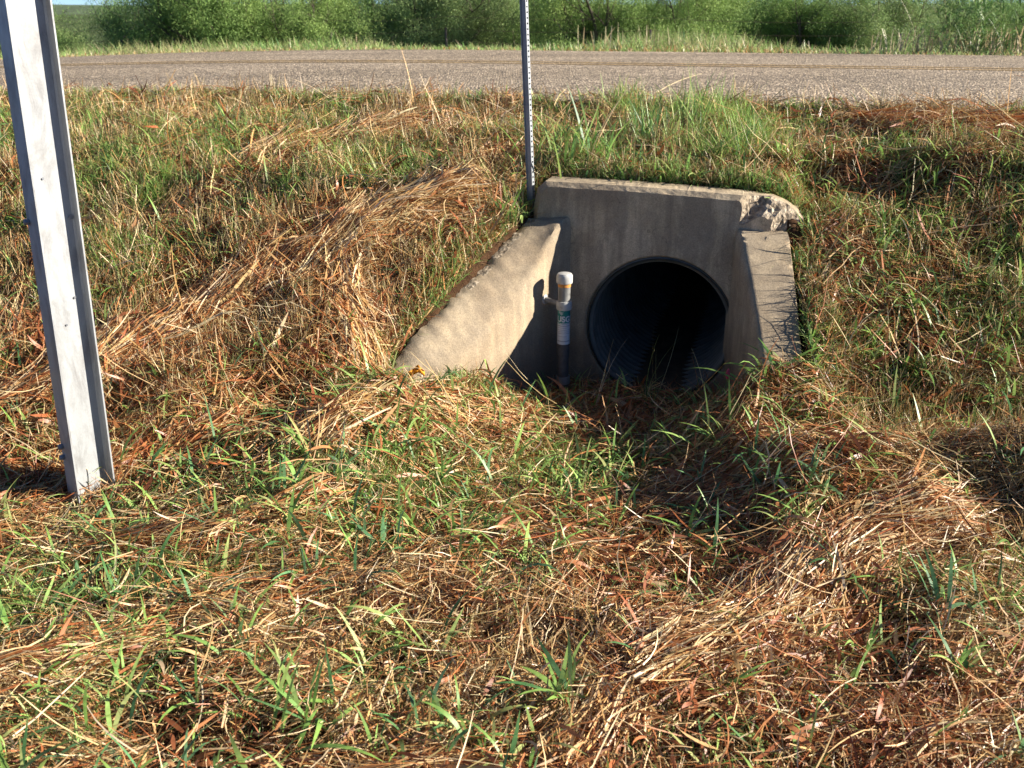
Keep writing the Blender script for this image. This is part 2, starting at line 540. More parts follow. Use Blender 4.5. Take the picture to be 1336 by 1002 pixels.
def wing(name, corner, dirv, outv, length, thick, prof, label, seed, rough_outer, drop=0.0, taper=0.0):
    """slab running forward from the headwall; prof(t) = top height"""
    vs, fs, mi = [], [], []
    NT_, = (70,)
    cs = [(0, 'b'), (0, .35), (0, .7), (0, .88), (.0, .96), (.02, .985), (.06, 1), (.14, 1), (.3, 1), (.5, 1), (.7, 1), (.88, 1), (.97, 1), (1, .985), (1, .7), (1, 'b')]
    for i in range(NT_ + 1):
        t = -.06 + (length + .06) * i / NT_
        zt = prof(max(t, 0))
        for o, h in cs:
            zi = zt - drop * float(sm(.0, .42, t)) * (1 - min(1, max(0, (o - .0) / .8))) ** 1.25
            z = -.3 if h == 'b' else (-.3 + (zi + .3) * h)
            th_ = thick * (1 - taper * max(0, t) / length)
            x = corner[0] + dirv[0] * t + outv[0] * th_ * o
            y = corner[1] + dirv[1] * t + outv[1] * th_ * o
            if h != 'b' and h >= .9:
                worn = (rough_outer if o > .45 else (.35 * rough_outer + .25 if o < .1 else .3))
                amp = .03 * worn
                n1 = float(fbm(np.array(t * 16.), np.array(o * 4. + seed), seed, 3)) - .5
                n2 = float(fbm(np.array(t * 50.), np.array(o * 11. + seed), seed + 3, 2)) - .5
                z += amp * (n1 * .6 + .9 * n2) * .8 - (.012 * worn if o in (0, 1) else 0)
                if o <= .03:
                    x += outv[0] * .01 * (n1 + n2); y += outv[1] * .01 * (n1 + n2)
                if o >= .88 and rough_outer > .8:
                    z -= .03 * abs(n1 + .2)
            vs.append((x, y, z))
    n = len(cs)
    for i in range(NT_):
        for k in range(n - 1):
            a = i * n + k
            fs.append((a, a + 1, a + n + 1, a + n))
            tt = i / NT_
            mi.append(1 if (rough_outer > .8 and 10 <= k <= 13 and .10 < tt < .55 and math.sin(tt * 61) + math.sin(tt * 23 + 1) + (k - 10) * .8 > -.9) else 0)
    fs.append(tuple(NT_ * n + k for k in range(n))); mi.append(0)
    fs.append(tuple(reversed(range(n)))); mi.append(0)
    me = pymesh(name, vs, fs, True)
    bm = bmesh.new(); bm.from_mesh(me); bmesh.ops.recalc_face_normals(bm, faces=bm.faces); bm.to_mesh(me); bm.free()
    o = link(name, me, M_CONC, culv)
    es = o.modifiers.new('edges', 'EDGE_SPLIT'); es.split_angle = R(62)
    me.materials.append(M_RUB)
    me.polygons.foreach_set('material_index', mi)
    return tag(o, label)

def profL(t): return float(np.interp(t, [0, .07, .32, .5, .68, .85, .98, 1.09, 1.3], [.912, .905, .806, .707, .632, .559, .50, .42, .30]))
def profR(t): return float(np.interp(t, [0, .1, .43, .73, .95, 1.2], [.90, .885, .675, .45, .32, .22]))
wing('wing_wall', (CLX, CLY), (-.6, -.8), (-.8, .6), 1.14, .2, profL, 'sunlit left wing wall with a crumbling outer edge', 3, 1.0, .15)
wing('wing_wall', (CRX, CRY), (.0, -1.0), (1.0, 0.0), .71, .25, profR, 'shaded right wing wall with a sunlit sloping top', 8, .5, 0.0, .28)

# corrugated pipe: real thickness, annular ribs
vs, fs = [], []
prof = []
d = .006
while d < 9.6:
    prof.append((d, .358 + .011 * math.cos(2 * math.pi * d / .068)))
    d += .068 / 8 if d < 2.5 else .068 / 4
NS = 96
for (d, r) in prof:
    for k in range(NS):
        a = 2 * math.pi * k / NS
        vs.append(hwP(r * math.cos(a), .36 + r * math.sin(a), d))
for i in range(len(prof) - 1):
    for k in range(NS):
        fs.append((i * NS + k, i * NS + (k + 1) % NS, (i + 1) * NS + (k + 1) % NS, (i + 1) * NS + k))
# outer skin at the mouth and closed far end
b0 = len(vs)
for (d, r) in ((.006, .374), (9.6, .376)):
    for k in range(NS):
        a = 2 * math.pi * k / NS
        vs.append(hwP(r * math.cos(a), .36 + r * math.sin(a), d))
for k in range(NS):
    j = (k + 1) % NS
    fs.append((b0 + k, b0 + j, b0 + NS + j, b0 + NS + k))
    fs.append((k, j, b0 + j, b0 + k))
fs.append(tuple((len(prof) - 1) * NS + k for k in range(NS)))
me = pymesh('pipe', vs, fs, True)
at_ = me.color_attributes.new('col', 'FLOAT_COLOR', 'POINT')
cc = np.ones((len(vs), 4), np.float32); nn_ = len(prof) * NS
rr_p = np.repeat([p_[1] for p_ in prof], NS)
cc[:nn_, :3] = (1.35 - 1.05 * np.clip((rr_p - .347) / .022, 0, 1))[:, None]  # rib shading put into the colour: troughs darkened, crests lightened
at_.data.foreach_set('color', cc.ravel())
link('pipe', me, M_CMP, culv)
# silt lying in the pipe
vs, fs = [], []
for i in range(60):
    d = -.05 + i * .11
    for k in range(13):
        s_ = -.19 + .38 * k / 12
        z = .03 + .02 * (float(fbm(np.array(d * 5), np.array(s_ * 6), 4)) - .5)
        z = max(z, .02)
        vs.append(hwP(s_, z, d))
for i in range(59):
    for k in range(12):
        a = i * 13 + k
        fs.append((a, a + 1, a + 14, a + 13))
link('silt', pymesh('silt', vs, fs, True), M_SILT, culv)

# ------------------------------------------------------------------ steel I beam post
def extrude_profile(name, pts, z0, z1, mat, parent, M, nz=24):
    """closed profile in plan, extruded along z, then transformed by M"""
    vs, fs = [], []
    n = len(pts)
    for i in range(nz + 1):
        z = z0 + (z1 - z0) * i / nz
        for (x, y) in pts: vs.append(M @ Vector((x, y, z)))
    for i in range(nz):
        for k in range(n):
            j = (k + 1) % n
            fs.append((i * n + k, i * n + j, (i + 1) * n + j, (i + 1) * n + k))
    fs.append(tuple(range(n))[::-1]); fs.append(tuple(nz * n + k for k in range(n)))
    me = pymesh(name, vs, fs)
    bm = bmesh.new(); bm.from_mesh(me)
    bmesh.ops.recalc_face_normals(bm, faces=bm.faces)
    bm.to_mesh(me); bm.free()
    return link(name, me, mat, parent)

BX, BY = -1.548, 3.285
post = empty('sign_post', (BX, BY, .27), 'wide pale galvanised steel beam post standing in the straw at the left edge', 'post')
# local frame: X across the web, Y = direction the web faces away from; the web faces camera right
wa = R(47)                                   # web normal turned from -y towards +x
Mb = Matrix.Translation((BX, BY, 0)) @ Matrix.Rotation(math.atan2(.037, 1.67), 4, 'Y') @ Matrix.Rotation(wa, 4, 'Z')
D2, B2, TF, TW = .070, .043, .0055, .0045
# profile: flanges at x=-D2 and x=+D2, web along x
web = [(-D2 + TF, -TW), (D2 - TF, -TW), (D2 - TF, TW), (-D2 + TF, TW)]
fil = .006
beam = [(-D2, -B2), (-D2 + TF, -B2), (-D2 + TF, -TW - fil), (-D2 + TF + fil, -TW), (D2 - TF - fil, -TW), (D2 - TF, -TW - fil), (D2 - TF, -B2), (D2, -B2),
        (D2, B2), (D2 - TF, B2), (D2 - TF, TW + fil), (D2 - TF - fil, TW), (-D2 + TF + fil, TW), (-D2 + TF, TW + fil), (-D2 + TF, B2), (-D2, B2)]
extrude_profile('beam', beam, -.2, 3.1, M_POST, post, Mb, 40)
M_BOLT = mat_plain('bolt steel', (.30, .31, .33), .4, .7, .2, 40)
def cyl(name, p, axis_, r, h, mat, parent, seg=16, r2=None, bev=.12, M=None):
    bm = bmesh.new()
    prof = [(0, 0), (r * (1 - bev), 0), (r, h * bev), (r2 or r, h * (1 - bev)), ((r2 or r) * (1 - bev), h), (0, h)]
    rows = []
    for (rr, hh) in prof:
        if rr == 0: rows.append([bm.verts.new((0, 0, hh))])
        else: rows.append([bm.verts.new((rr * math.cos(2 * math.pi * k / seg), rr * math.sin(2 * math.pi * k / seg), hh)) for k in range(seg)])
    for a, b in zip(rows[:-1], rows[1:]):
        for k in range(seg):
            j = (k + 1) % seg
            if len(a) == 1: bm.faces.new((a[0], b[k], b[j]))
            elif len(b) == 1: bm.faces.new((a[k], a[j], b[0]))
            else: bm.faces.new((a[k], a[j], b[j], b[k]))
    q = Vector(axis_).normalized().to_track_quat('Z', 'Y').to_matrix().to_4x4()
    T = Matrix.Translation(p) @ q
    if M: T = M @ T
    bm.transform(T)
    return link(name, bm_mesh(bm, name), mat, parent)
cyl('bolt', (.052, -TW, 1.245), (0, -1, 0), .008, .007, M_BOLT, post, 12, M=Mb)
cyl('bolt', (.03, -TW, .97), (0, -1, 0), .0045, .004, M_BOLT, post, 10, M=Mb)
cyl('bolt', (-.01, -TW, .88), (0, -1, 0), .004, .004, M_BOLT, post, 10, M=Mb)
cyl('bolt', (-.02, -TW, 1.38), (0, -1, 0), .004, .004, M_BOLT, post, 10, M=Mb)
cyl('bolt', (-D2, .030, 1.24), (-1, 0, 0), .010, .016, M_BOLT, post, 6, M=Mb)
cyl('bolt', (-D2, .030, .43), (-1, 0, 0), .010, .016, M_BOLT, post, 6, M=Mb)
cyl('bolt', (-D2, .030, .39), (-1, 0, 0), .010, .016, M_BOLT, post, 6, M=Mb)

# ------------------------------------------------------------------ perforated channel post
dp = empty('delineator_post', (.118, 5.10, .98), 'thin galvanised channel post with a row of punched holes beside the headwall', 'post')
Md = Matrix.Translation((.106, 5.125, .95)) @ Matrix.Rotation(math.atan2(-.042, .96), 4, 'Y') @ Matrix.Rotation(R(48), 4, 'Z')
def strip(name, p0, p1, z0, z1, holes, thick, parent, mat):
    """vertical steel strip between two plan points, optionally with a punched row of holes"""
    p0 = Vector((p0[0], p0[1], 0)); p1 = Vector((p1[0], p1[1], 0))
    ux = (p1 - p0).normalized(); wd = (p1 - p0).length
    nn = Vector((ux.y, -ux.x, 0))
    bm = bmesh.new()
    pitch = .0254
    nz = int((z1 - z0) / pitch)
    if not holes:
        c = []
        for dz in (z0, z1):
            for a in (0, wd):
                for b in (0, thick): c.append(bm.verts.new(p0 + ux * a - nn * b + Vector((0, 0, dz))))
        for f in ((0, 2, 6, 4), (1, 3, 7, 5), (0, 1, 5, 4), (2, 3, 7, 6), (0, 1, 3, 2), (4, 5, 7, 6)):
            bm.faces.new([c[i] for i in f])
    else:
        hr = .0055; NH = 8
        for i in range(nz):
            zc = z0 + pitch * (i + .5)
            for b in (0, thick):
                ins, outs = [], []
                for k in range(NH):
                    a = 2 * math.pi * (k + .5) / NH
                    ca, sa = math.cos(a), math.sin(a)
                    ins.append(bm.verts.new(p0 + ux * (wd / 2 + hr * ca) - nn * b + Vector((0, 0, zc + hr * sa))))
                    m = max(abs(ca) / (wd / 2), abs(sa) / (pitch / 2))
                    outs.append(bm.verts.new(p0 + ux * (wd / 2 + ca / m) - nn * b + Vector((0, 0, zc + sa / m))))
                for k in range(NH):
                    j = (k + 1) % NH
                    bm.faces.new((ins[k], ins[j], outs[j], outs[k]))
                # square corners
                for k in range(NH):
                    j = (k + 1) % NH
                    a0, a1 = outs[k].co, outs[j].co
                    q0 = (a0 - p0).dot(ux) - wd / 2; q1 = (a1 - p0).dot(ux) - wd / 2
                    z0_, z1_ = a0.z - zc, a1.z - zc
                    if (abs(abs(q0) - wd / 2) < 1e-6) != (abs(abs(q1) - wd / 2) < 1e-6):
                        cx = math.copysign(wd / 2, q0 + q1); cz = math.copysign(pitch / 2, z0_ + z1_)
                        cvv = bm.verts.new(p0 + ux * (wd / 2 + cx) - nn * b + Vector((0, 0, zc + cz)))
                        bm.faces.new((outs[k], outs[j], cvv))
                if b == 0: first = ins
                else:
                    for k in range(NH):
                        j = (k + 1) % NH
                        bm.faces.new((first[k], first[j], ins[j], ins[k]))
    bm.transform(Md)
    return bm
Z1 = 1.35
pl = [(-.040, -.0), (-.024, -.0), (-.014, -.026), (.014, -.026), (.024, 0), (.040, 0)]
pl = [(a * .60, b * .72) for a, b in [(-.033, .022), (-.021, .022), (-.015, -.014), (.015, -.014), (.021, .022), (.033, .022)]]
bmA = bmesh.new()
tmp = []
for i in range(5):
    b = strip('s', pl[i], pl[i + 1], -.2, Z1, i == 2, .0028, dp, M_CHAN)
    m = bpy.data.meshes.new('t'); b.to_mesh(m); b.free(); bmA.from_mesh(m); bpy.data.meshes.remove(m)
link('channel', bm_mesh(bmA, 'channel'), M_CHAN, dp)

# ------------------------------------------------------------------ crest gauge pipe on the left wing wall
GXp, GYp = .258, 4.752
gz = float(H(GXp, GYp))
gauge = empty('stream_gauge', (GXp, GYp, gz), 'short capped metal gauge pipe with teal and white sticker clamped to the culvert', 'gauge')
def lathe(name, prof, mat, x, y, parent, seg=40, smooth=True):
    vs, fs = [], []
    for (z, r) in prof:
        for k in range(seg):
            a = 2 * math.pi * k / seg
            vs.append((x + r * math.cos(a), y + r * math.sin(a), z))
    for i in range(len(prof) - 1):
        for k in range(seg):
            j = (k + 1) % seg
            fs.append((i * seg + k, i * seg + j, (i + 1) * seg + j, (i + 1) * seg + k))
    fs.append(tuple(range(seg))[::-1]); fs.append(tuple((len(prof) - 1) * seg + k for k in range(seg)))
    me = pymesh(name, vs, fs, smooth)
    o = link(name, me, mat, parent)
    es = o.modifiers.new('edges', 'EDGE_SPLIT'); es.split_angle = R(35)
    return o
PR = .0300
lathe('pipe', [(.324, PR), (.655, PR)], M_PIPEG, GXp, GYp, gauge)
lathe('pipe', [(gz - .08, PR - .0006), (.3238, PR - .0006)], mat_plain('darker lower pipe', (.10, .095, .09), .7, .2, .35, 30), GXp, GYp, gauge)  # length below the stickers in a darker tone
lathe('collar', [(.112, PR + .0005), (.112, PR + .006), (.150, PR + .006), (.150, PR + .0005)], M_PIPEG, GXp, GYp, gauge)
lathe('rust_band', [(.618, PR + .0006), (.618, PR + .0022), (.636, PR + .0022), (.636, PR + .0006)], M_ORANGE, GXp, GYp, gauge)
lathe('cap', [(.636, PR + .001), (.636, PR + .0085), (.641, PR + .010), (.668, PR + .010), (.676, PR + .0085), (.684, PR + .003), (.687, PR - .009), (.688, .004)], M_CAP, GXp, GYp, gauge)
lathe('clamp', [(.502, PR + .0006), (.502, PR + .007), (.509, PR + .009), (.538, PR + .009), (.545, PR + .007), (.545, PR + .0006)], M_CAP, GXp, GYp, gauge)
# arm from the clamp back to the wing wall
wn = Vector((.8, -.6, 0))
gp = Vector((GXp, GYp, .522))
dist = (gp - Vector((CLX, CLY, .522))).dot(wn)
foot = Vector((.163, 4.803, .538))
arm = foot - gp
arm_o = cyl('bracket_arm', gp + arm.normalized() * PR, arm, .0135, arm.length - PR - .006, M_PIPEG, gauge, 20, bev=.04)
cyl('bracket_foot', foot - wn * .004, wn, .024, .010, M_CAP, gauge, 20)
for dz in (-.03, .03):
    pass
cyl('bracket_bolt', foot + wn * .006 + Vector((0, 0, -.016)), wn, .006, .009, M_BOLT, gauge, 6)
# stickers wrapped round the pipe
FACE = math.atan2(-GYp, -GXp)                # towards the road side viewer
def wrap(a0, a1, z0, z1, r, th=.0006, nz=4, na=28):
    vs, fs = [], []
    for rr in (r, r + th):
        for i in range(nz + 1):
            for k in range(na + 1):
                a = a0 + (a1 - a0) * k / na
                vs.append((GXp + rr * math.cos(a), GYp + rr * math.sin(a), z0 + (z1 - z0) * i / nz))
    q = (nz + 1) * (na + 1)
    for s_ in (0, 1):
        for i in range(nz):
            for k in range(na):
                a = s_ * q + i * (na + 1) + k
                fs.append((a, a + 1, a + na + 2, a + na + 1))
    return vs, fs
st = link('sticker', pymesh('sticker', *wrap(FACE - 1.9, FACE + 1.9, .432, .503, PR + .0006), True), M_TEAL, gauge)
tag(st, 'teal sticker with white USGS lettering')
st2 = link('sticker', pymesh('sticker_low', *wrap(FACE - 1.9, FACE + 1.9, .325, .4315, PR + .0006), True), M_WHITE, gauge)
tag(st2, 'white lower sticker with fine grey print')
def text_wrap(txt, size, zc, astart, mat, parent, name, r):
    cu = bpy.data.curves.new('txt', 'FONT'); cu.body = txt; cu.size = size; cu.extrude = 0; cu.offset = size * .035
    ob = bpy.data.objects.new('txt', cu); C.objects.link(ob)
    dg = bpy.context.evaluated_depsgraph_get()
    me = bpy.data.meshes.new_from_object(ob.evaluated_get(dg))
    bpy.data.objects.remove(ob)
    bm = bmesh.new(); bm.from_mesh(me); bpy.data.meshes.remove(me)
    bmesh.ops.triangulate(bm, faces=bm.faces)
    bmesh.ops.subdivide_edges(bm, edges=bm.edges, cuts=2, use_grid_fill=True)
    for v in bm.verts:
        a = astart + v.co.x / r
        v.co = Vector((GXp + r * math.cos(a), GYp + r * math.sin(a), zc + v.co.y))
    me2 = bpy.data.meshes.new(name); bm.to_mesh(me2); bm.free()
    return link(name, me2, mat, parent)
text_wrap('USGS', .040, .444, FACE - 1.22, M_WHITE, st, 'lettering', PR + .0022)
# wave emblem above the letters: three curved strokes
vs, fs = [], []
for j in range(3):
    for k in range(25):
        q = k / 24
        a = FACE - 1.0 + .95 * q
        z = .482 + .005 * j + .006 * math.sin(q * 2.4 * math.pi * .8 + .4) + .006 * q
        hgt = .003 * math.sin(math.pi * min(max(q, .08), .95))
        rr = PR + .0022
        vs.append((GXp + rr * math.cos(a), GYp + rr * math.sin(a), z - hgt / 2))
        vs.append((GXp + rr * math.cos(a), GYp + rr * math.sin(a), z + hgt / 2))
        if k:
            n = len(vs); fs.append((n - 4, n - 2, n - 1, n - 3))
link('emblem', pymesh('emblem', vs, fs), M_WHITE, st)
v1, f1 = wrap(FACE - 1.6, FACE + 1.6, -0.5 + .9345, .4370, PR + .0016)
link('underline', pymesh('underline', v1, f1), M_WHITE, st)
vs, fs = [], []
for z, h, a0, a1 in ((.420, .004, -1.2, 1.1), (.411, .002, -1.2, .7), (.400, .002, -1.2, 1.2), (.391, .002, -1.2, .9), (.382, .002, -1.2, 1.15), (.366, .002, -1.2, .5), (.340, .005, -1.2, 1.2)):
    a_, b_ = wrap(FACE + a0, FACE + a1, z, z + h, PR + .0014, .0003, 1, 20)
    n = len(vs); vs += a_; fs += [tuple(i + n for i in f) for f in b_]
link('fine_print', pymesh('fine_print', vs, fs), M_GREYINK, st2)

#VEG
# ------------------------------------------------------------------ blades
def blades(x, y, z0, az, L, W, e0, curv, col, K=3, azc=0., roll=0., prof='leaf', drape=False, tipcol=None, micro=True, lift=None):
    """ribbons; every argument an array of length N (or a number). drape: follow the ground."""
    N = len(x)
    ar = lambda a: np.broadcast_to(np.asarray(a, float), (N,)).copy()
    az, L, W, e0, curv, azc, roll, z0 = map(ar, (az, L, W, e0, curv, azc, roll, z0))
    pts = np.zeros((N, K + 1, 3)); h0 = H(x, y, micro)
    pts[:, 0, 0] = x; pts[:, 0, 1] = y; pts[:, 0, 2] = h0 + z0
    tang = np.zeros((N, K + 1, 3))
    for k in range(K):
        e = e0 + curv * (k + .5) / K
        a = az + azc * (k + .5) / K
        d = np.stack([np.cos(e) * np.cos(a), np.cos(e) * np.sin(a), np.sin(e)], -1)
        pts[:, k + 1] = pts[:, k] + d * (L / K)[:, None]
        tang[:, k] += d; tang[:, k + 1] += d
    bad = np.zeros(N, bool)
    if drape:
        for k in range(1, K + 1):
            dz = np.abs(H(pts[:, k, 0], pts[:, k, 1], False) - H(pts[:, k - 1, 0], pts[:, k - 1, 1], False))
            bad |= (dz > 1.1 * L / K + .01) | (dz > .16)
            bad |= blocked(pts[:, k, 0], pts[:, k, 1]) & (wv(pts[:, k, 0], pts[:, k, 1])[1] < ROAD0)
        for k in range(1, K + 1):
            hk = H(pts[:, k, 0], pts[:, k, 1], micro)
            pts[:, k, 2] = np.maximum(pts[:, k, 2] + (hk - h0), hk + .004)
    tang /= np.linalg.norm(tang, axis=-1, keepdims=True) + 1e-9
    aa = az[:, None] + azc[:, None] * np.linspace(0, 1, K + 1)[None, :]
    perp = np.stack([-np.sin(aa), np.cos(aa), np.zeros_like(aa)], -1)
    up = np.cross(tang, perp)
    wd = perp * np.cos(roll)[:, None, None] + up * np.sin(roll)[:, None, None]
    t = np.linspace(0, 1, K + 1)
    pw = {'leaf': np.interp(t, [0, .25, .6, 1], [.6, 1, .8, .06]), 'straw': np.interp(t, [0, .8, 1], [1, .85, .4]),
          'spike': np.interp(t, [0, 1], [1, .15]), 'broad': np.interp(t, [0, .12, .45, .8, 1], [.45, .8, 1, .55, .04])}[prof]
    hw_ = (W[:, None] * pw[None, :] * .5)[..., None]
    A = pts - wd * hw_; B = pts + wd * hw_
    V = np.stack([A, B], 2).reshape(-1, 3)
    base = (np.arange(N) * (K + 1) * 2)[:, None]
    F = np.concatenate([base + np.array([2 * k, 2 * k + 1, 2 * k + 3, 2 * k + 2])[None] for k in range(K)], 1).reshape(-1, 4)
    col = np.asarray(col, float)
    if tipcol is None: Cc = np.repeat(col, (K + 1) * 2, 0)
    else:
        tt = t[None, :, None]
        Cc = np.repeat((col[:, None] * (1 - tt) + np.asarray(tipcol)[:, None] * tt), 2, 1).reshape(-1, 3)
    if bad.any():
        F = F[~np.repeat(bad, K)]
        used = np.unique(F); m_ = np.zeros(len(V), np.int64); m_[used] = np.arange(len(used))
        V = V[used]; Cc = Cc[used]; F = m_[F]
    return V, F, Cc

def join(parts):
    V, F, Cc, n = [], [], [], 0
    for v, f, c in parts:
        V.append(v); F.append(f + n); Cc.append(c); n += len(v)
    return np.concatenate(V), np.concatenate(F), np.concatenate(Cc)

def pal(rg, n, cols, wts, jit=.18):
    cols = np.array(cols); k = rg.choice(len(cols), n, p=np.array(wts) / sum(wts))
    c = cols[k]
    return c * (1 + (rg.random((n, 1)) - .5) * 2 * jit) * (1 + (rg.random((n, 3)) - .5) * .12)

def blocked(x, y):
    """inside concrete or on the road"""
    w, v = wv(x, y)
    pw_, pv_2 = wv(*PC)
    s = w - pw_; d = v - pv_2
    hwm = (np.abs(s) < .68) & (d > -.015) & (d < .215)
    tl = -(x - CLX) * .6 - (y - CLY) * .8; ol = -(x - CLX) * .8 + (y - CLY) * .6
    lw = (tl > -.05) & (tl < 1.16) & (ol > -.01) & (ol < .20)
    tr = CRY - y; orr = x - CRX
    rwm = (tr > -.05) & (tr < .71) & (orr > -.01) & (orr < .25 - .07 * np.clip(tr, 0, 1))
    return hwm | lw | rwm | (v > ROAD0 + .02)

def scatter(rg, n, dens, ymin=1.35, vmax=6.42):
    """n points on the near ground, accepted by dens(x, y) in 0..1"""
    xs, ys, m = [], [], 0
    while m < n:
        q = int(n * 1.5) + 1000
        y = ymin + (8.2 - ymin) * rg.random(q)
        x = (rg.random(q) * 2 - 1) * (.62 * 8.2 + 1.0)
        w, v = wv(x, y)
        ok = (np.abs(x) < .60 * y + .75) & (v < vmax) & ~blocked(x, y) & (rg.random(q) < dens(x, y))
        xs.append(x[ok]); ys.append(y[ok]); m += int(ok.sum())
    return np.concatenate(xs)[:n], np.concatenate(ys)[:n]

def blob(x, y, cx, cy, rx, ry=None):
    ry = ry or rx
    return np.exp(-(((x - cx) / rx) ** 2 + ((y - cy) / ry) ** 2))

def greenness(x, y):
    w, v = wv(x, y)
    g = .24 + .12 * sm(3.4, 2.6, y)
    g = g + 1.35 * sm(4.9, 5.6, v) * sm(-.5, -1.2, x) + .5 * blob(x, y, -1.5, 5.15, .5, .3) + .5 * blob(x, y, -.2, 4.95, .45, .3)
    g = g + .95 * sm(4.95, 5.15, v) * sm(-.1, .2, x) * sm(1.9, 1.4, x) + .55 * sm(1.15, 1.5, x) * sm(3.4, 4.2, y)
    g = g + .45 * blob(x, y, .3, 4.0, 1.2, .35) + .4 * blob(x, y, -.4, 4.0, .5, .3)
    g = g + .35 * blob(x, y, 0, 3.1, 1.0, .5) + .5 * blob(x, y, -2.3, 5, .8, 1.0) + .35 * blob(x, y, -1.3, 2.5, .3, .5)
    g = g - .5 * blob(x, y, -1.4, 4.3, .8, .35) - .6 * blob(x, y, -.65, 4.45, .25, .4) - .4 * blob(x, y, 2.4, 5.7, .6, .3) - .5 * blob(x, y, -.9, 6.2, .5, .4)
    n = fbm(x * 1.6, y * 1.6, 41)
    return np.clip(g * (.45 + 1.5 * sm(.33, .62, n)), .03, 1)

def reddish(x, y): return sm(.38, .64, fbm(x * 1.3 + 5, y * 1.3, 51)) * (1 - .5 * sm(1.1, 1.5, x) * sm(3.4, 4.0, y))
def bare(x, y):                    # dark gaps in the thatch
    return sm(.50, .62, fbm(x * 3.0 + 9, y * 4.0, 61))

RED = [(.25, .075, .020), (.38, .125, .040), (.50, .21, .075), (.14, .045, .016)]
TAN = [(.62, .37, .15), (.74, .52, .26), (.48, .27, .10), (.84, .66, .40)]
DULL = [(.34, .25, .11), (.46, .35, .17), (.24, .17, .08), (.56, .45, .26)]
rg = np.random.default_rng(77)

# ---- long swaths of laid over straw
BANDS = [  # polyline, half width, straws, pile height, colour mix (share of pale), length
    ([(-2.05, 3.86), (-1.6, 4.22), (-1.32, 4.48), (-.89, 4.77)], .20, 3000, .07, .66, .42),
    ([(-1.0, 4.72), (-.6, 4.92), (-.22, 5.14)], .19, 2600, .09, .85, .40),
    ([(-1.5, 5.75), (-1.11, 6.0), (-.62, 6.2)], .17, 1300, .06, .85, .5),
    ([(-1.88, 5.19), (-1.53, 5.45), (-1.0, 5.80)], .13, 420, .04, .5, .4),
    ([(-.82, 4.62), (-.74, 4.40), (-.64, 4.17)], .12, 1100, .07, .8, .34),
    ([(-.72, 4.16), (-.42, 4.16), (-.18, 4.38), (.10, 4.56)], .07, 560, .05, .7, .42),
    ([(.35, 2.22), (.64, 2.4), (.89, 2.6), (1.21, 2.85), (1.55, 3.02)], .17, 2400, .07, .6, .30),
    ([(-2.1, 3.42), (-1.68, 3.35), (-1.38, 3.49), (-1.0, 3.75)], .14, 750, .05, .3, .36),
    ([(-1.5, 2.08), (-1.24, 2.2), (-1.0, 2.36)], .10, 380, .05, .75, .3),
    ([(2.0, 5.78), (2.49, 5.62), (3.0, 5.40)], .2, 1200, .06, .25, .5),
    ([(-.80, 3.50), (-.54, 3.8), (-.16, 4.0), (.33, 4.15)], .12, 900, .05, .65, .36),
    ([(.12, 1.85), (.26, 2.1), (.19, 2.32)], .13, 420, .05, .6, .22),
    ([(-.30, 2.93), (.08, 3.03), (.3, 2.8)], .10, 330, .05, .45, .3),
    ([(1.5, 4.8), (1.80, 4.3), (2.0, 3.9)], .12, 240, .04, .4, .36),
    ([(-1.35, 2.9), (-.95, 2.96), (-.6, 3.2)], .12, 520, .05, .35, .34),
    ([(-1.0, 2.5), (-.5, 2.65), (-.1, 2.5)], .14, 480, .05, .3, .3),
    ([(.5, 3.3), (.9, 3.35), (1.4, 3.6)], .14, 420, .05, .3, .34),
    ([(1.0, 1.95), (1.35, 2.05), (1.6, 2.3)], .16, 450, .05, .35, .28),
    ([(-.6, 1.75), (-.2, 1.8), (.2, 1.72)], .14, 360, .05, .35, .24),
    ([(-.30, 5.45), (.0, 5.6), (.3, 5.5)], .15, 240, .05, .5, .36),
    ([(1.5, 5.3), (1.9, 5.1), (2.3, 5.0)], .2, 240, .05, .25, .36),
]

def bandmask(x, y):
    m = np.zeros(np.shape(x))
    for pl_, hwid, n_, pile, pale, ln in BANDS:
        if n_ < 380: continue
        pa = np.array(pl_)
        for (ax, ay), (bx, by) in zip(pa[:-1], pa[1:]):
            ux, uy = bx - ax, by - ay
            t = np.clip(((x - ax) * ux + (y - ay) * uy) / (ux * ux + uy * uy), 0, 1)
            d2 = (x - ax - t * ux) ** 2 + (y - ay - t * uy) ** 2
            m = np.maximum(m, np.exp(-d2 / (hwid * 1.0) ** 2))
    return m

# ---- fine thatch lying everywhere
parts = []
n = 150000
x, y = scatter(rg, n, lambda x, y: np.clip((1.25 - .115 * y) * (1 - .93 * bare(x, y)) * (1 - .6 * greenness(x, y)), 0, 1))
flow = .30 + (fbm(x * .9, y * .9, 21) - .5) * 4.0
az = flow + rg.normal(0, .55, n) + np.where(rg.random(n) < .5, math.pi, 0)
rd = reddish(x, y)
c = np.where((rg.random(n) < .12 + .48 * rd)[:, None], pal(rg, n, RED, [3, 4, 3, 3]), np.where((rg.random(n) < .55)[:, None], pal(rg, n, TAN, [4, 2, 4, 1]), pal(rg, n, DULL, [3, 3, 3, 1])))
sc = np.clip(y / 3.2, .85, 1.25)
lay = rg.random(n)
parts.append(blades(x, y, lay ** 1.5 * .055, az, rg.uniform(.04, .18, n) * sc, (.0016 + .0058 * rg.random(n) ** 1.7) * sc, rg.normal(.06, .26, n), rg.normal(-.1, .3, n), c, 2, rg.normal(0, .5, n), rg.uniform(-.9, .9, n), 'straw', True))
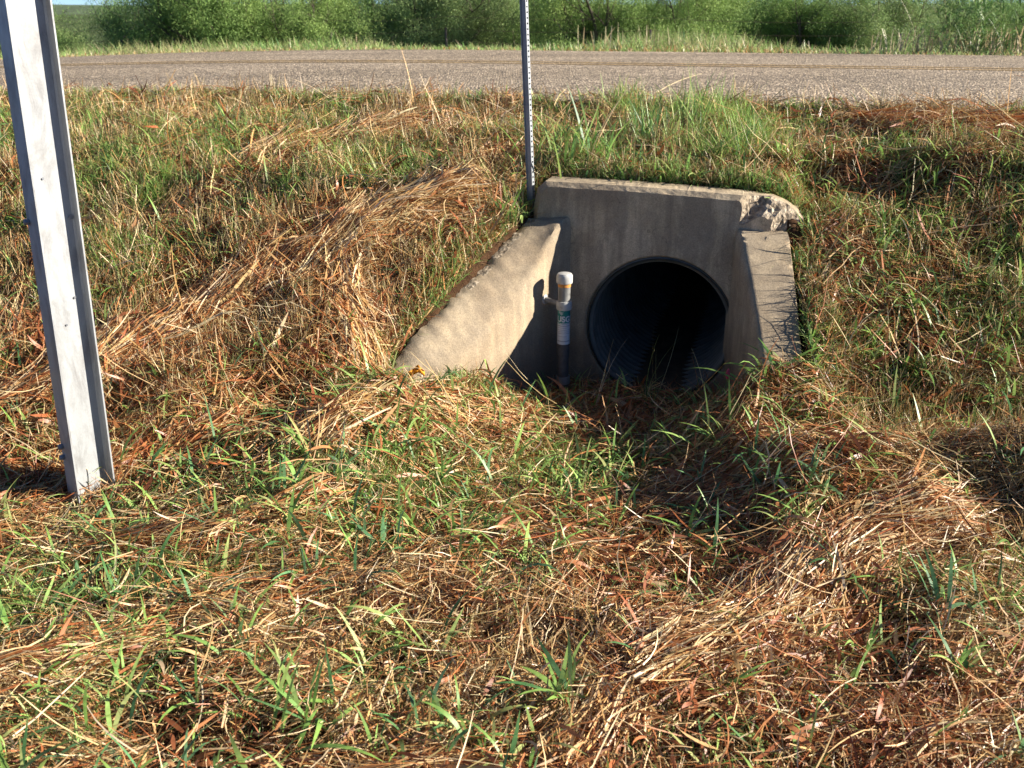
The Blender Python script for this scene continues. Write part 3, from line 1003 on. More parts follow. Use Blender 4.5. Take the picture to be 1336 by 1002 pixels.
# ---- crisp short fragments lying across
n = 60000
x, y = scatter(rg, n, lambda x, y: np.clip((1.2 - .12 * y) * (1 - .7 * bare(x, y)) * (1 - .4 * greenness(x, y)), 0, 1))
c = np.where((rg.random(n) < .35)[:, None], pal(rg, n, RED, [1, 3, 4, 1]), pal(rg, n, TAN, [3, 3, 3, 2]))
sc = np.clip(y / 3.2, .85, 1.25)
parts.append(blades(x, y, rg.uniform(.005, .06, n), rg.uniform(0, 6.28, n), rg.uniform(.02, .09, n) * sc, rg.uniform(.001, .003, n) * sc, rg.normal(.2, .5, n), rg.normal(-.2, .4, n), c, 2, rg.normal(0, .7, n), rg.uniform(-1.2, 1.2, n), 'straw', True))
# ---- chaff: short flat shards of dead leaf
n = 42000
x, y = scatter(rg, n, lambda x, y: np.clip((1.25 - .13 * y) * (1 - .5 * bare(x, y)) * (1 - .5 * greenness(x, y)), 0, 1))
c = np.where((rg.random(n) < .25 + .4 * reddish(x, y))[:, None], pal(rg, n, RED, [2, 3, 4, 1]), pal(rg, n, TAN + DULL, [4, 3, 2, 1, 2, 2, 1, 1]))
sc = np.clip(y / 3.2, .85, 1.2)
parts.append(blades(x, y, rg.uniform(.0, .05, n), rg.uniform(0, 6.28, n), rg.uniform(.012, .05, n) * sc, rg.uniform(.003, .0095, n) * sc, rg.normal(.15, .4, n), rg.normal(-.5, .7, n), c, 2, rg.normal(0, 1.0, n), rg.uniform(-1.2, 1.2, n), 'leaf', True))
V, F, Cc = join(parts)
o = link('straw_litter', mesh_np('straw_litter', V, F, Cc), M_STRAW); tag(o, kind='stuff')
tag(o, 'fine red brown and tan straw litter covering the ditch bank', 'straw')

# ---- long swaths of laid over straw
parts = []
for bi, (pl_, hwid, n, pile, pale, ln) in enumerate(BANDS):
    n = int(n * 1.9)
    pa = np.array(pl_); seg = np.linalg.norm(np.diff(pa, axis=0), axis=1); cum = np.concatenate([[0], np.cumsum(seg)])
    u = rg.random(n) * cum[-1]
    px_ = np.interp(u, cum, pa[:, 0]); py_ = np.interp(u, cum, pa[:, 1])
    e = .02; qx = np.interp(np.clip(u + e, 0, cum[-1]), cum, pa[:, 0]) - np.interp(np.clip(u - e, 0, cum[-1]), cum, pa[:, 0])
    qy = np.interp(np.clip(u + e, 0, cum[-1]), cum, pa[:, 1]) - np.interp(np.clip(u - e, 0, cum[-1]), cum, pa[:, 1])
    a0 = np.arctan2(qy, qx)
    off = rg.normal(0, hwid * .62, n)
    x = px_ - np.sin(a0) * off; y = py_ + np.cos(a0) * off
    L = rg.uniform(.25, 1.0, n) * ln * .82
    az = a0 + rg.normal(0, .22, n) + (noise2(x * 5, y * 5, 70 + bi) - .5) * .8 + np.where(rg.random(n) < .12, rg.normal(0, .8, n), 0)
    x = x - np.cos(az) * L / 2; y = y - np.sin(az) * L / 2
    ok = ~blocked(x, y) & ~blocked(x + np.cos(az) * L * .5, y + np.sin(az) * L * .5) & ~blocked(x + np.cos(az) * L, y + np.sin(az) * L)
    if bi in (5,): ok |= (rg.random(n) < .3)
    x, y, L, az, off = x[ok], y[ok], L[ok], az[ok], off[ok]; m = len(x)
    flip = rg.random(m) < .5
    ht = pile * np.exp(-(off / hwid) ** 2) * rg.random(m) ** .8
    isp = rg.random(m) < pale
    c = np.where(isp[:, None], pal(rg, m, TAN, [3, 4, 1, 3]), pal(rg, m, RED + [TAN[0]], [1, 3, 4, 1, 3]))
    W = np.where(rg.random(m) < .14, rg.uniform(.006, .012, m), rg.uniform(.0026, .0062, m)) * np.clip(y / 3.2, .8, 1.25)
    parts.append(blades(x, y, ht + .004, az, L, W, rg.normal(.04, .09, m), rg.normal(-.08, .15, m), c, 4, rg.normal(0, .28, m), rg.uniform(-.9, .9, m), 'straw', True))
# single long straws and stalks strewn about
n = 5200
x, y = scatter(rg, n, lambda x, y: np.clip((1.2 - .12 * y), 0, 1))
sc = np.clip(y / 3.2, .8, 1.25)
c = np.where((rg.random(n) < .35)[:, None], pal(rg, n, RED, [1, 3, 4, 0]), pal(rg, n, TAN, [2, 4, 1, 4]))
az = .35 + rg.normal(0, .9, n) + np.where(rg.random(n) < .5, math.pi, 0)
parts.append(blades(x, y, rg.uniform(.02, .08, n), az, rg.uniform(.10, .34, n) * sc, rg.uniform(.002, .005, n) * sc, rg.normal(.12, .22, n), rg.normal(-.2, .3, n), c, 4, rg.normal(0, .5, n), rg.uniform(-.8, .8, n), 'straw', True))
# curled wide dead leaves
n = 9500
x, y = scatter(rg, n, lambda x, y: np.clip((1.2 - .13 * y) * (.3 + .7 * reddish(x, y)) * (1 - .5 * greenness(x, y)), 0, 1))
sc = np.clip(y / 3.2, .8, 1.25)
c = pal(rg, n, [(.38, .125, .045), (.48, .19, .075), (.56, .33, .15), (.24, .08, .03), (.60, .42, .24)], [4, 4, 2, 3, 1])
parts.append(blades(x, y, rg.uniform(.01, .06, n), rg.uniform(0, 6.28, n), rg.uniform(.04, .16, n) * sc, rg.uniform(.005, .017, n) * sc, rg.normal(.25, .3, n), rg.normal(-.7, .6, n), c, 5, rg.normal(0, .9, n), rg.uniform(-1.1, 1.1, n), 'broad', True))
V, F, Cc = join(parts)
o = link('long_straw', mesh_np('long_straw', V, F, Cc, smooth=True), M_STRAW)
tag(o, 'long pale and orange straw laid over in swaths on the bank', 'straw', kind='stuff')

# ---- standing stubble
def clumpy(x, y): return sm(.42, .66, fbm(x * 5, y * 5, 81))
n = 60000
x, y = scatter(rg, n, lambda x, y: np.clip((1.15 - .10 * y) * (1 - .85 * bandmask(x, y)) * (.15 + .85 * clumpy(x, y)) * (1 - .5 * greenness(x, y)) * (.35 + .65 * sm(.35, .6, fbm(x * 1.1, y * 1.1, 85))), 0, 1))
sc = np.clip(y / 3.6, .6, 1.15)
c = np.where((rg.random(n) < .5)[:, None], pal(rg, n, TAN, [3, 3, 3, 2]), pal(rg, n, DULL + [(.22, .24, .09)], [3, 3, 2, 2, 3]))
st_ = blades(x, y, -.005, rg.uniform(0, 6.28, n), rg.uniform(.04, .15, n) * sc * (1 - .45 * inside(x, y)), rg.uniform(.0014, .004, n) * sc, rg.uniform(1.0, 1.57, n), rg.normal(-.15, .3, n), c, 2, 0, rg.uniform(-3, 3, n), 'straw')
V, F, Cc = st_
o = link('stubble', mesh_np('stubble', V, F, Cc), M_STRAW)
tag(o, 'short cut standing grass stubble on the ditch bank', 'stubble', kind='stuff')

# ---- green grass
GRN = [(.21, .37, .09), (.30, .50, .13), (.38, .55, .17), (.12, .27, .10), (.46, .53, .20)]
parts = []
n = 135000
x, y = scatter(rg, n, lambda x, y: np.clip((1 - .8 * bandmask(x, y)) * greenness(x, y) * (.12 + .88 * sm(.40, .62, fbm(x * 6, y * 6, 91))), 0, 1))
tall = .6 * sm(5.25, 5.45, wv(x, y)[1]) * sm(.35, .6, x) * sm(1.7, 1.3, x)
sc = np.clip(y / 3.6, .6, 1.1)
w_, v_ = wv(x, y)
c = pal(rg, n, GRN, [3, 4, 4, 2, 2], .25)
tip = c * np.array([1.15, 1.05, .9])
dry = rg.random(n) < .16
c[dry] = pal(rg, int(dry.sum()), TAN + DULL, [1, 1, 1, 1, 1, 1, 1, 1]); tip[dry] = c[dry]
parts.append(blades(x, y, -.005, rg.uniform(0, 6.28, n), (rg.uniform(.05, .15, n) * sc) * (1 + 1.5 * tall * rg.random(n)) * (1 - .35 * inside(x, y)) * (1 - .55 * blob(x, y, 1.5, 4.45, .28, .6)) * (1 - .35 * sm(5.3, 6.1, v_) * (1 - tall)) * (1 - .25 * sm(1.2, 1.6, x) * sm(3.4, 4.2, y)), rg.uniform(.0022, .0058, n) * sc, rg.uniform(.75, 1.5, n), -rg.uniform(.1, 1.3, n), c, 4, rg.normal(0, .3, n), rg.uniform(-.7, .7, n), 'leaf', tipcol=tip))
# fringe rooted right behind the headwall and along the outer faces of the wings
m = 7500
s_f = np.where(rg.random(m) < .6, rg.uniform(-.72, .95, m), rg.uniform(.25, .95, m)); d_f = .215 + .16 * rg.random(m) ** 1.4
xf = PC[0] + s_f * EX + d_f * NX; yf = PC[1] + s_f * EY + d_f * NY
t_f = rg.uniform(0, 1.15, 2600); o_f = .205 + .10 * rg.random(2600)
xf = np.concatenate([xf, CLX - .6 * t_f - .8 * o_f]); yf = np.concatenate([yf, CLY - .8 * t_f + .6 * o_f])
t_f = rg.uniform(-.1, .95, 2400); o_f = .262 + .12 * rg.random(2400)
xf = np.concatenate([xf, CRX + o_f]); yf = np.concatenate([yf, CRY - t_f])
ok = ~blocked(xf, yf); xf, yf = xf[ok], yf[ok]; m = len(xf)
gfr = rg.random(m) < .45 + .25 * (yf > 4.9)
c = np.where(gfr[:, None], pal(rg, m, GRN, [3, 4, 4, 2, 2], .25), pal(rg, m, TAN + DULL + RED[1:3], [1] * 10, .2))
parts.append(blades(xf, yf, -.01, rg.uniform(0, 6.28, m), rg.uniform(.04, .14, m), rg.uniform(.002, .0055, m), rg.uniform(.5, 1.5, m), -rg.uniform(.1, 1.3, m), c, 4, rg.normal(0, .3, m), rg.uniform(-.7, .7, m), 'leaf'))
# broad bladed crabgrass tufts
def tuft_pts(rg, x0, y0, k, L, W, spread=.02, e=(.5, 1.45), cur=(.5, 1.9), colmul=1.0, cols=GRN, wts=(3, 4, 4, 3, 1), K=6, prof='broad'):
    m = k
    x = x0 + rg.normal(0, spread, m); y = y0 + rg.normal(0, spread, m)
    c = pal(rg, m, cols, wts, .2) * colmul
    return blades(x, y, rg.uniform(-.005, .02, m), rg.uniform(0, 6.28, m), L * rg.uniform(.45, 1.1, m), W * rg.uniform(.6, 1.1, m), rg.uniform(*e, m), -rg.uniform(*cur, m), c * .9, K, rg.normal(0, .35, m), rg.uniform(-.5, .5, m), prof, tipcol=c * np.array([1.1, 1.05, .95]))
nt_ = 2600
x, y = scatter(rg, nt_, lambda x, y: (1 - .65 * bandmask(x, y)) * np.clip(.07 + greenness(x, y) * 1.1, 0, 1) * np.clip(1.3 - .10 * y, 0, 1))
for i in range(nt_):
    s_ = float(np.clip(y[i] / 3.2, .85, 1.05)) * rg.uniform(.7, 1.25) * (1 - .4 * float(sm(5.4, 6.1, wv(x[i], y[i])[1])))
    parts.append(tuft_pts(rg, x[i], y[i], rg.integers(3, 9), .185 * s_, .0108 * s_, .018 * s_, K=5))
nb_ = 330
x, y = scatter(rg, nb_, lambda x, y: sm(4.4, 3.6, y) * np.clip(.25 + .75 * sm(.45, .6, fbm(x * 2, y * 2, 99)), 0, 1) * (1 - .6 * blob(x, y, 1.1, 2.75, .5, .25)))
for i in range(nb_):
    s_ = rg.uniform(.65, 1.2)
    hue_ = GRN if rg.random() < .6 else [(.13, .29, .13), (.18, .36, .17), (.26, .42, .18)]
    parts.append(tuft_pts(rg, x[i], y[i], rg.integers(3, 9), .20 * s_, .013 * s_, .02, e=(.5, 1.5), cur=(.2, 2.0), cols=hue_, wts=[1] * len(hue_), K=6))
V, F, Cc = join(parts)
o = link('green_grass', mesh_np('green_grass', V, F, Cc, smooth=True), M_GREEN)
tag(o, 'patchy bright green grass growing through the straw', 'grass', kind='stuff')

# ---- grass that stands out on its own, each a thing
def tuft(x0, y0, k, L, W, label, seed, stems=None, **kw):
    rr = np.random.default_rng(seed)
    z0 = float(H(x0, y0))
    root = empty('grass_tuft', (x0, y0, z0), label, 'grass tuft')
    V, F, Cc = tuft_pts(rr, x0, y0, k, L * (1.35 if y0 < 3 else 1), W * (1.3 if y0 < 3 else 1), **kw)
    if y0 < 3: V[:, 2] += .025
    link('blades', mesh_np('blades', V, F, Cc, smooth=True), M_GREEN, root)
    if stems:
        ns, SL_, SW, cols, cur = stems
        xs = x0 + rr.normal(0, .025, ns); ys = y0 + rr.normal(0, .025, ns)
        V, F, Cc = blades(xs, ys, np.zeros(ns), rr.uniform(0, 6.28, ns), SL_ * rr.uniform(.7, 1.1, ns), np.full(ns, SW), rr.uniform(1.15, 1.5, ns), rr.normal(*cur, ns), pal(rr, ns, cols, [1] * len(cols)), 6, rr.normal(0, .3, ns), rr.uniform(-3, 3, ns), 'spike')
        link('stems', mesh_np('stems', V, F, Cc, smooth=True), M_STRAW, root)
    return root
tuft(.12, 2.10, 13, .17, .011, 'bright green broad tuft low in the straw at the bottom centre', 201, spread=.015, e=(.5, 1.4), cur=(.2, 1.2))
tuft(-.52, 1.98, 22, .16, .010, 'wide green tuft near the bottom edge, left of the centre', 202, spread=.05, cur=(.3, 1.4))
tuft(-.14, 1.93, 11, .12, .010, 'small green tuft at the bottom edge between two larger ones', 203, spread=.03)
tuft(-1.02, 1.97, 16, .17, .009, 'green tuft in the bottom left corner of the straw', 204, spread=.06)
tuft(.80, 3.72, 20, .26, .012, 'leafy green tuft in front of the right half of the pipe mouth', 205, spread=.05, e=(.8, 1.5), cur=(.3, 1.5))
tuft(1.10, 4.02, 16, .26, .012, 'arching green tuft at the foot of the right wing wall', 206, spread=.05, e=(.7, 1.4), cur=(.6, 2.0))
tuft(.22, 4.25, 6, .27, .013, 'few tall folded green blades in front of the gauge pipe', 207, spread=.04, e=(1.1, 1.55), cur=(.2, 1.6))
tuft(.01, 5.00, 18, .24, .012, 'spreading green tuft at the top of the left wing wall', 208, spread=.03, e=(.3, 1.3), cur=(.4, 1.5))
tuft(.40, 5.42, 30, .42, .016, 'tall broad leaved clump with pale dry stalks behind the headwall', 209, stems=(7, .5, .006, TAN, (-.2, .3)), spread=.08, e=(.8, 1.5), cur=(.2, 1.3))
tuft(.22, 5.60, 22, .34, .014, 'dense green clump on the bank just right of the channel post', 210, spread=.08, e=(.5, 1.4), cur=(.3, 1.3))
tuft(1.18, 2.17, 11, .13, .010, 'small upright green tuft low in the straw at the right', 211, spread=.012, e=(1.0, 1.5), cur=(.6, 2.2))
tuft(-.36, 4.78, 20, .15, .007, 'fine upright green tuft on the slope left of the wing wall', 212, spread=.035, e=(1.0, 1.5), cur=(.1, .9))
tuft(1.02, 5.75, 60, .40, .006, 'tallest fine green clump at the road edge behind the headwall', 213, stems=(6, .44, .004, [(.16, .24, .07)], (-.1, .2)), spread=.10, e=(1.1, 1.55), cur=(.1, .7))
tuft(.72, 5.62, 50, .33, .006, 'fine green clump on the bank behind the middle of the headwall', 214, spread=.045, e=(1.1, 1.55), cur=(.1, .7))
tuft(1.02, 2.62, 7, .15, .010, 'curled blue green tuft beside the straw swath at the right', 215, spread=.02, cols=[(.07, .16, .06), (.10, .21, .07)], wts=(1, 1))
tuft(.66, 4.50, 9, .30, .010, 'shaded weed with upright stems growing inside the pipe mouth', 216, stems=(8, .44, .005, [(.34, .28, .15), (.2, .27, .08)], (-.2, .3)), spread=.022, e=(1.0, 1.5), cur=(.2, 1.4), cols=[(.08, .16, .05)], wts=(1,))
tuft(1.37, 4.52, 12, .17, .005, 'thin curling grass spilling over the right wing wall', 217, spread=.06, e=(.4, 1.4), cur=(.8, 2.4))
tuft(1.38, 4.10, 26, .22, .006, 'grass hanging over the lower edge of the right wing wall', 218, spread=.07, e=(.4, 1.4), cur=(.8, 2.4))

tuft(.42, 4.42, 8, .30, .010, 'thin green weed with bent tips between the gauge pipe and the pipe mouth', 219, stems=(5, .40, .004, TAN, (-.5, .5)), spread=.025, e=(.9, 1.5), cur=(.4, 1.8))
tuft(.88, 4.40, 8, .28, .009, 'shaded weed with thin dry stalks at the right side of the pipe mouth', 220, stems=(6, .36, .004, TAN, (-.5, .5)), spread=.025, e=(.9, 1.5), cur=(.4, 1.8))
tuft(1.95, 4.95, 14, .17, .010, 'light green broad tuft high on the right bank', 221, spread=.03)
tuft(1.72, 4.25, 14, .17, .009, 'light green broad tuft halfway down the right bank', 222, spread=.03)
# pink flower spike, orange fungus-like leaf, white feather
def small(name, label, cat, x0, y0, kind):
    z0 = float(H(x0, y0)) + .0
    bm = bmesh.new()
    if kind == 'bud':
        root = empty(name, (x0, y0, z0), label, cat)
        cyl('stem', Vector((x0, y0, z0 - .01)), (.05, 0, 1), .002, .14, M_STEM, root, 8)
        rr = random.Random(3)
        for i in range(46):
            a = i * 2.4; h = .115 + .045 * i / 46
            r = .007 * math.sin(math.pi * min(1, (i + 6) / 52))
            m = bmesh.ops.create_icosphere(bm, subdivisions=1, radius=.0034, matrix=Matrix.Translation((x0 + .05 * h + r * math.cos(a), y0 + r * math.sin(a), z0 + h)))
        link('flowers', bm_mesh(bm, 'flowers', True), M_PINK, root)
        return root
    if kind == 'leaf':
        rr = random.Random(6)
        g = {}
        for i in range(13):
            for j in range(9):
                u = i / 12 * 2 - 1; v = j / 8 * 2 - 1
                wdt = .026 * max(.03, (1 - abs(u) ** 2.2)) * (1 + .25 * math.sin(i * 2.1))
                g[i, j] = bm.verts.new((x0 + u * .036, y0 + v * wdt, z0 + .048 + .022 * v * v + .010 * math.sin(u * 3 + 1) + .004 * rr.uniform(-1, 1)))
        for i in range(12):
            for j in range(8): bm.faces.new((g[i, j], g[i + 1, j], g[i + 1, j + 1], g[i, j + 1]))
        o = link(name, bm_mesh(bm, name, True), M_OLEAF)
        so = o.modifiers.new('s', 'SOLIDIFY'); so.thickness = .0012
        return tag(o, label, cat)
    # feather
    g = []
    for i in range(15):
        t = i / 14
        hw2 = .008 * math.sin(math.pi * min(1, t * .9 + .08)) ** .7
        zc = z0 + .05 + .02 * t
        px_ = x0 + .02 * t; py_ = y0 + .05 * t
        g.append((bm.verts.new((px_ - hw2, py_, zc + .004)), bm.verts.new((px_, py_, zc)), bm.verts.new((px_ + hw2, py_, zc + .004))))
    for a, b in zip(g[:-1], g[1:]):
        bm.faces.new((a[0], a[1], b[1], b[0])); bm.faces.new((a[1], a[2], b[2], b[1]))
    o = link(name, bm_mesh(bm, name, True), M_CAP)
    so = o.modifiers.new('s', 'SOLIDIFY'); so.thickness = .0008
    return tag(o, label, cat)
M_PINK = mat_plain('pink petals', (.60, .07, .14), .6, 0, .2, 60)
M_STEM = mat_plain('green stem', (.14, .20, .06), .6, 0, .2, 60)
M_OLEAF = mat_plain('orange leaf', (.75, .30, .02), .55, 0, .35, 45)
small('flower_spike', 'small pink flower spike in the shade before the pipe mouth', 'flower', .94, 4.10, 'bud')
small('dead_leaf', 'curled bright orange leaf by the foot of the left wing wall', 'leaf', -.415, 4.06, 'leaf')
small('feather', 'small white feather lying on the straw swath at the left', 'feather', -1.33, 4.47, 'feather')

# ---- the far verge
parts = []
def farscatter(n, v0, v1, xs=16):
    w = rg.uniform(-xs, xs, n); v = v0 + (v1 - v0) * rg.random(n) ** 1.3
    x, y = xy(w, v); return x, y
n = 60000
x, y = farscatter(n, 14.0, 19.5)
w_, v_ = wv(x, y)
edge = sm(15.2, 14.1, v_)
gr_ = fbm(x * .8, y * .8, 95)
c = np.where((rg.random(n) < .35 + .5 * sm(.5, .7, gr_))[:, None], pal(rg, n, [(.44, .43, .19), (.56, .47, .27), (.34, .38, .14)], [3, 2, 3]), pal(rg, n, GRN, [3, 4, 4, 1, 3]))
c = np.where(((edge > .7) & (rg.random(n) < .3))[:, None], pal(rg, n, TAN + RED[1:3], [2, 2, 1, 1, 1, 1]), c)
L = rg.uniform(.13, .33, n) * (1 - .6 * edge) * (.7 + .9 * sm(.4, .7, fbm(x * .35, y * .35, 97)))
parts.append(blades(x, y, -.02, rg.uniform(0, 6.28, n), L, rg.uniform(.008, .016, n), rg.uniform(.9, 1.5, n), -rg.uniform(.1, 1.2, n), c, 3, 0, rg.uniform(-.8, .8, n), 'leaf'))
# pale seed stalks in groups
for gx_, gv, k, hh in ((-2.6, 14.5, 12, .34), (-1.9, 14.6, 8, .34), (1.6, 14.7, 90, .34), (2.6, 14.7, 70, .36), (3.3, 14.9, 50, .42), (5.0, 15.0, 12, .7), (4.4, 15.2, 14, .55), (7.0, 15.2, 14, .6), (-6.3, 14.9, 3, .45)):
    w_ = gx_ / EX + rg.normal(0, .05 * math.sqrt(k), k); v_ = gv + rg.normal(0, .15, k)
    x, y = xy(w_, v_ + 0 * w_)
    parts.append(blades(x, y, 0, rg.uniform(0, 6.28, k), hh * rg.uniform(.6, 1.15, k), rg.uniform(.008, .02, k), rg.uniform(1.25, 1.57, k), rg.normal(-.1, .25, k), pal(rg, k, [(.58, .50, .30), (.50, .40, .22)], [1, 1]), 3, 0, rg.uniform(-3, 3, k), 'straw'))
V, F, Cc = join(parts)
o = link('verge_grass', mesh_np('verge_grass', V, F, Cc), M_GREEN)
tag(o, 'green and pale grass along the far edge of the road', 'grass', kind='stuff')

def reed(x0, y0, k, L, label, seed):
    rr = np.random.default_rng(seed)
    root = empty('tall_weed', (x0, y0, float(H(x0, y0))), label, 'weed')
    V1 = []
    ns = k
    xs = x0 + rr.normal(0, .28, ns); ys = y0 + rr.normal(0, .2, ns)
    V, F, Cc = blades(xs, ys, 0, rr.uniform(0, 6.28, ns), L * rr.uniform(.6, 1.1, ns), .014, rr.uniform(1.1, 1.5, ns), rr.normal(-.2, .25, ns), pal(rr, ns, [(.20, .28, .08), (.40, .36, .18)], [3, 1]), 5, 0, rr.uniform(-3, 3, ns), 'spike')
    link('stems', mesh_np('stems', V, F, Cc), M_GREEN, root)
    m = ns * 14
    j = rr.integers(0, ns, m)
    V2, F2, C2 = blades(xs[j] + rr.normal(0, .07, m), ys[j] + rr.normal(0, .05, m), rr.random(m) ** .8 * L * .85, rr.uniform(0, 6.28, m), rr.uniform(.10, .24, m), .018, rr.uniform(.4, 1.4, m), -rr.uniform(.3, 1.8, m), pal(rr, m, [(.14, .26, .07), (.22, .34, .12), (.30, .38, .17)], [2, 3, 1]), 4, 0, rr.uniform(-.8, .8, m), 'broad')
    link('leaves', mesh_np('leaves', V2, F2, C2), M_GREEN, root)
reed(6.0, 13.55, 34, .85, 'pale green leafy weeds at the far road edge, left of the two at the right', 301)
reed(7.3, 13.3, 26, .70, 'pale green leafy weeds at the far road edge at the far right', 302)

# ---- wire fence in front of the shrubs
fx = [(-12.6, 23.0), (-8.1, 21.9), (-3.6, 20.8), (-1.25, 20.2), (2.55, 19.3), (6.7, 18.2), (10.9, 17.1)]
fence = empty('wire_fence', (fx[2][0], fx[2][1], float(H(*fx[2]))), 'old wire fence with dark wooden posts in front of the shrubs', 'fence')
for i, (a, b) in enumerate(fx):
    z = float(H(a, b))
    cyl('fence_post', Vector((a, b, z - .2)), (random.Random(i).uniform(-.05, .05), .02, 1), .024, .74, M_WOOD, fence, 8, .021, bev=.03)
for hz_ in (.3, .52, .74):
    vs, fs = [], []
    for i in range(len(fx) - 1):
        for k in range(13 if i == len(fx) - 2 else 12):
            t = k / 12
            a = fx[i][0] + (fx[i + 1][0] - fx[i][0]) * t; b = fx[i][1] + (fx[i + 1][1] - fx[i][1]) * t
            za = float(H(*fx[i])); zb = float(H(*fx[i + 1]))
            z = za + (zb - za) * t + hz_ - .05 * math.sin(math.pi * t)
            for q in range(4): vs.append((a, b - .055 + .003 * math.cos(q * 1.57), z + .003 * math.sin(q * 1.57)))
    for i in range(len(vs) // 4 - 1):
        for q in range(4): fs.append((i * 4 + q, i * 4 + (q + 1) % 4, i * 4 + 4 + (q + 1) % 4, i * 4 + 4 + q))
    link('wire', pymesh('wire', vs, fs), M_WIRE, fence)

# ---- mesquite shrubs beyond the road
def shrub_mesh(seed, rad, hgt, nl, hue):
    rr = np.random.default_rng(seed)
    segs = []; tips = []
    def grow(p, d, L, r, lev):
        k = 4 if lev < 2 else 3
        pts = [p]
        for i in range(k):
            d = d + Vector(rr.normal(0, .16, 3)); d.z += .03 if lev < 2 else -.05
            d.normalize()
            p = p + d * (L / k); pts.append(p)
        segs.append((pts, r, lev))
        if lev >= 3:
            tips.append(pts); return
        nb = [5, 5, 5][lev]
        for j in range(nb):
            t = rr.uniform(.35, 1.0)
            q = pts[min(k, int(t * k))]
            nd = (d + Vector((rr.normal(0, .75), rr.normal(0, .75), rr.normal(.05, .45)))).normalized()
            grow(q, nd, L * rr.uniform(.5, .8), r * .5, lev + 1)
    for j in range(8):
        a = j * 2 * math.pi / 8 + rr.uniform(-.3, .3)
        el = rr.uniform(.25, 1.2)
        grow(Vector((.1 * math.cos(a), .1 * math.sin(a), 0)), Vector((math.cos(a) * math.cos(el) * rad / hgt, math.sin(a) * math.cos(el) * rad / hgt, math.sin(el))).normalized(), hgt * rr.uniform(.42, .6), .045, 0)
    # trunk mesh
    vs, fs = [], []
    for pts, r, lev in segs:
        if lev > 2: continue
        n0 = len(vs)
        for i, p in enumerate(pts):
            rad_ = r * (1 - .5 * i / (len(pts) - 1))
            for q in range(5): vs.append((p.x + rad_ * math.cos(q * 1.2566), p.y + rad_ * math.sin(q * 1.2566), p.z))
        for i in range(len(pts) - 1):
            for q in range(5): fs.append((n0 + i * 5 + q, n0 + i * 5 + (q + 1) % 5, n0 + i * 5 + 5 + (q + 1) % 5, n0 + i * 5 + 5 + q))
    tm = pymesh('trunk', vs, fs, True)
    T = np.array([[tuple(q) for q in (t[0], t[1], t[2], t[3])] for t in tips])
    nt2 = len(T)
    j = rr.integers(0, nt2, nl); u = rr.random(nl) * 3
    i0 = np.minimum(u.astype(int), 2); f_ = (u - i0)[:, None]
    P = T[j, i0] * (1 - f_) + T[j, i0 + 1] * f_
    P = P + rr.normal(0, .085, (nl, 3))
    P[:, 2] -= np.abs(rr.normal(0, .06, nl))
    P[:, 2] = np.maximum(P[:, 2], .02)
    az = rr.uniform(0, 6.28, nl); e = rr.normal(-.5, .5, nl); L = rr.uniform(.03, .075, nl); W = rr.uniform(.007, .016, nl)
    d = np.stack([np.cos(e) * np.cos(az), np.cos(e) * np.sin(az), np.sin(e)], -1)
    perp = np.stack([-np.sin(az), np.cos(az), 0 * az], -1); up = np.cross(d, perp)
    ro = rr.uniform(-1.2, 1.2, nl)[:, None]
    wd = perp * np.cos(ro) + up * np.sin(ro)
    m_ = P + d * (L / 2)[:, None]
    V = np.stack([P, m_ + wd * (W / 2)[:, None], P + d * L[:, None], m_ - wd * (W / 2)[:, None]], 1).reshape(-1, 3)
    F = np.arange(nl * 4).reshape(-1, 4)
    cj = rr.random(nt2)[j][:, None]
    base = np.array(hue)[None] * (.82 + .4 * cj) * (1 + (rr.random((nl, 1)) - .5) * .4)
    base = base * np.array([1.0, 1.0, 1.0]) + (rr.random(nt2)[j] < .15)[:, None] * np.array([.05, .03, .0])
    return tm, mesh_np('crown', V, F, np.repeat(base, 4, 0))
HUES = [(.22, .34, .10), (.27, .39, .115), (.18, .30, .10), (.25, .34, .13)]
SH = [shrub_mesh(400 + i, r_, h_, 85000, HUES[i]) for i, (r_, h_) in enumerate([(3.0, 2.7), (2.6, 2.9), (3.2, 2.5), (2.4, 2.4)])]
def shrub(k, x, y, s, rz, label, sz=1.0):
    root = empty('mesquite_shrub', (x, y, float(H(x, y, False)) - .03), label, 'shrub', 'shrubs beyond the road')
    root.scale = (s, s, s * sz * 1.15); root.rotation_euler = (0, 0, rz)
    for nm, me, mt in (('trunk', SH[k][0], M_BARK), ('crown', SH[k][1], M_LEAF)):
        if not me.materials: me.materials.append(mt)
        o = bpy.data.objects.new(nm, me); C.objects.link(o); o.parent = root
def at(px, y):
    return (px - 668) / 1299 * y * 1.065
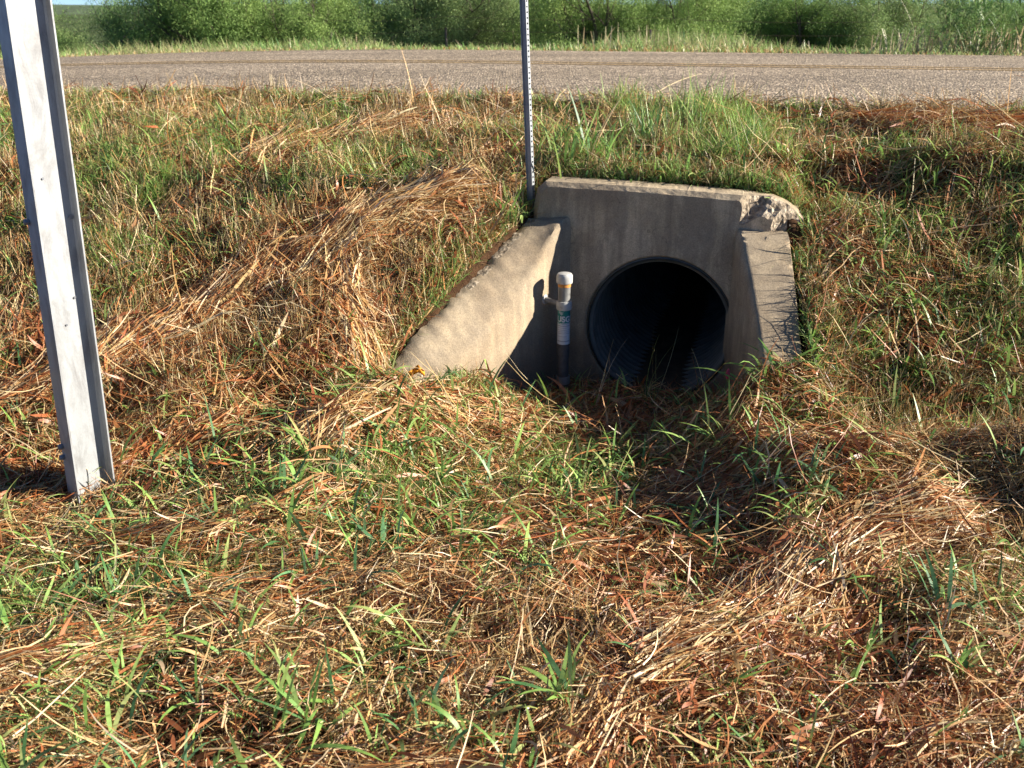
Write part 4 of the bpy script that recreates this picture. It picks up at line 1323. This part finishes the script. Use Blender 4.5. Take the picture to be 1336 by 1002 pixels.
FR = [  # kind, pixel column, distance, scale, turn, height factor, label
    (0, 55, 25, 1.1, .3, 1.15, 'green shrub just right of the wide post, taller than its neighbour'),
    (3, 132, 30, .90, 1.1, .72, 'low dark green shrub under the gap of blue sky'),
    (2, 282, 24, .95, 2.2, 1.15, 'dark spreading shrub right of the sky gap with bare twigs below'),
    (0, 330, 21.5, 1.0, 4.0, 1.1, 'big feathery shrub with drooping boughs left of the centre'),
    (1, 420, 22, .95, 5.2, .95, 'light green shrub behind the first dry stalks'),
    (2, 500, 24, 1.0, .9, 1.05, 'olive green shrub between the dry stalks and the channel post'),
    (3, 590, 22, 1.0, 3.3, 1.05, 'pale green rounded shrub left of the channel post'),
    (0, 665, 24.5, 1.0, 2.6, 1.1, 'dark shrub directly behind the channel post'),
    (1, 765, 21, .92, 1.7, 1.0, 'bright green shrub right of the channel post'),
    (1, 860, 21.5, .95, 4.4, .95, 'bright yellow green shrub behind the thickest dry stalks'),
    (2, 935, 24, 1.0, 2.9, 1.15, 'darker shrub rising behind the bright ones, right of centre'),
    (0, 1010, 21.5, .85, .2, .9, 'shrub with grey twigs above the tall single stalk'),
    (3, 1100, 21.5, .95, 5.9, 1.0, 'open olive shrub with dark bare branches at the right fence post'),
    (2, 1190, 23.5, .95, 1.4, .95, 'green shrub behind the leafy roadside weeds'),
    (1, 1270, 22, .72, 3.9, .80, 'lower shrub near the right edge under the pale distance'),
    (0, 1370, 24, .85, 5.0, .85, 'dark shrub cut by the right edge of the view'),
]
for k, px, d_, s, rz, szz, lab in FR:
    shrub(k, at(px, d_), d_, s, rz, lab, szz)
rr_ = random.Random(12)
BK = []
for i in range(26):
    d_ = rr_.uniform(34, 75); px = rr_.uniform(-250, 1600)
    if 85 < px < 215: d_ = rr_.uniform(48, 80)
    q = bpy.data.objects
    root = empty('mesquite_shrub', (at(px, d_), d_, 0), 'far green shrub among the scrub beyond the roadside row', 'shrub', 'far scrub behind the roadside shrubs')
    root.location.z = float(H(root.location.x, d_, False)) - .05
    s = rr_.uniform(.55, .85) if 60 < px < 240 else rr_.uniform(.8, 1.2)
    root.scale = (s, s, s * (.6 if 60 < px < 240 else .9)); root.rotation_euler = (0, 0, rr_.uniform(0, 6.28))
    k = rr_.randrange(4)
    for nm, me in (('trunk', SH[k][0]), ('crown', SH[k][1])):
        o = bpy.data.objects.new(nm, me); C.objects.link(o); o.parent = root

# low wooded rise on the horizon
hv, hf = [], []
NX_, NY_ = 160, 8
for j in range(NY_):
    for i in range(NX_):
        xx = -700 + 1400 * i / (NX_ - 1); yy = 330 + 60 * j
        prof_h = [0, 2.4, 3.8, 4.4, 4.6, 4.4, 3.5, 0][j]
        hv.append((xx, yy, -1 + prof_h * (.75 + .5 * float(fbm(np.array(xx / 90), np.array(3.), 5))) + .5 * float(noise2(np.array(xx / 6), np.array(yy / 6.), 8))))
for j in range(NY_ - 1):
    for i in range(NX_ - 1):
        a = j * NX_ + i; hf.append((a, a + 1, a + NX_ + 1, a + NX_))
M_HILL = mat_plain('distant scrub', (.085, .12, .045), .95, 0, .5, .12, 0)
o = link('hills', pymesh('hills', hv, hf, True), M_HILL); tag(o, kind='structure')
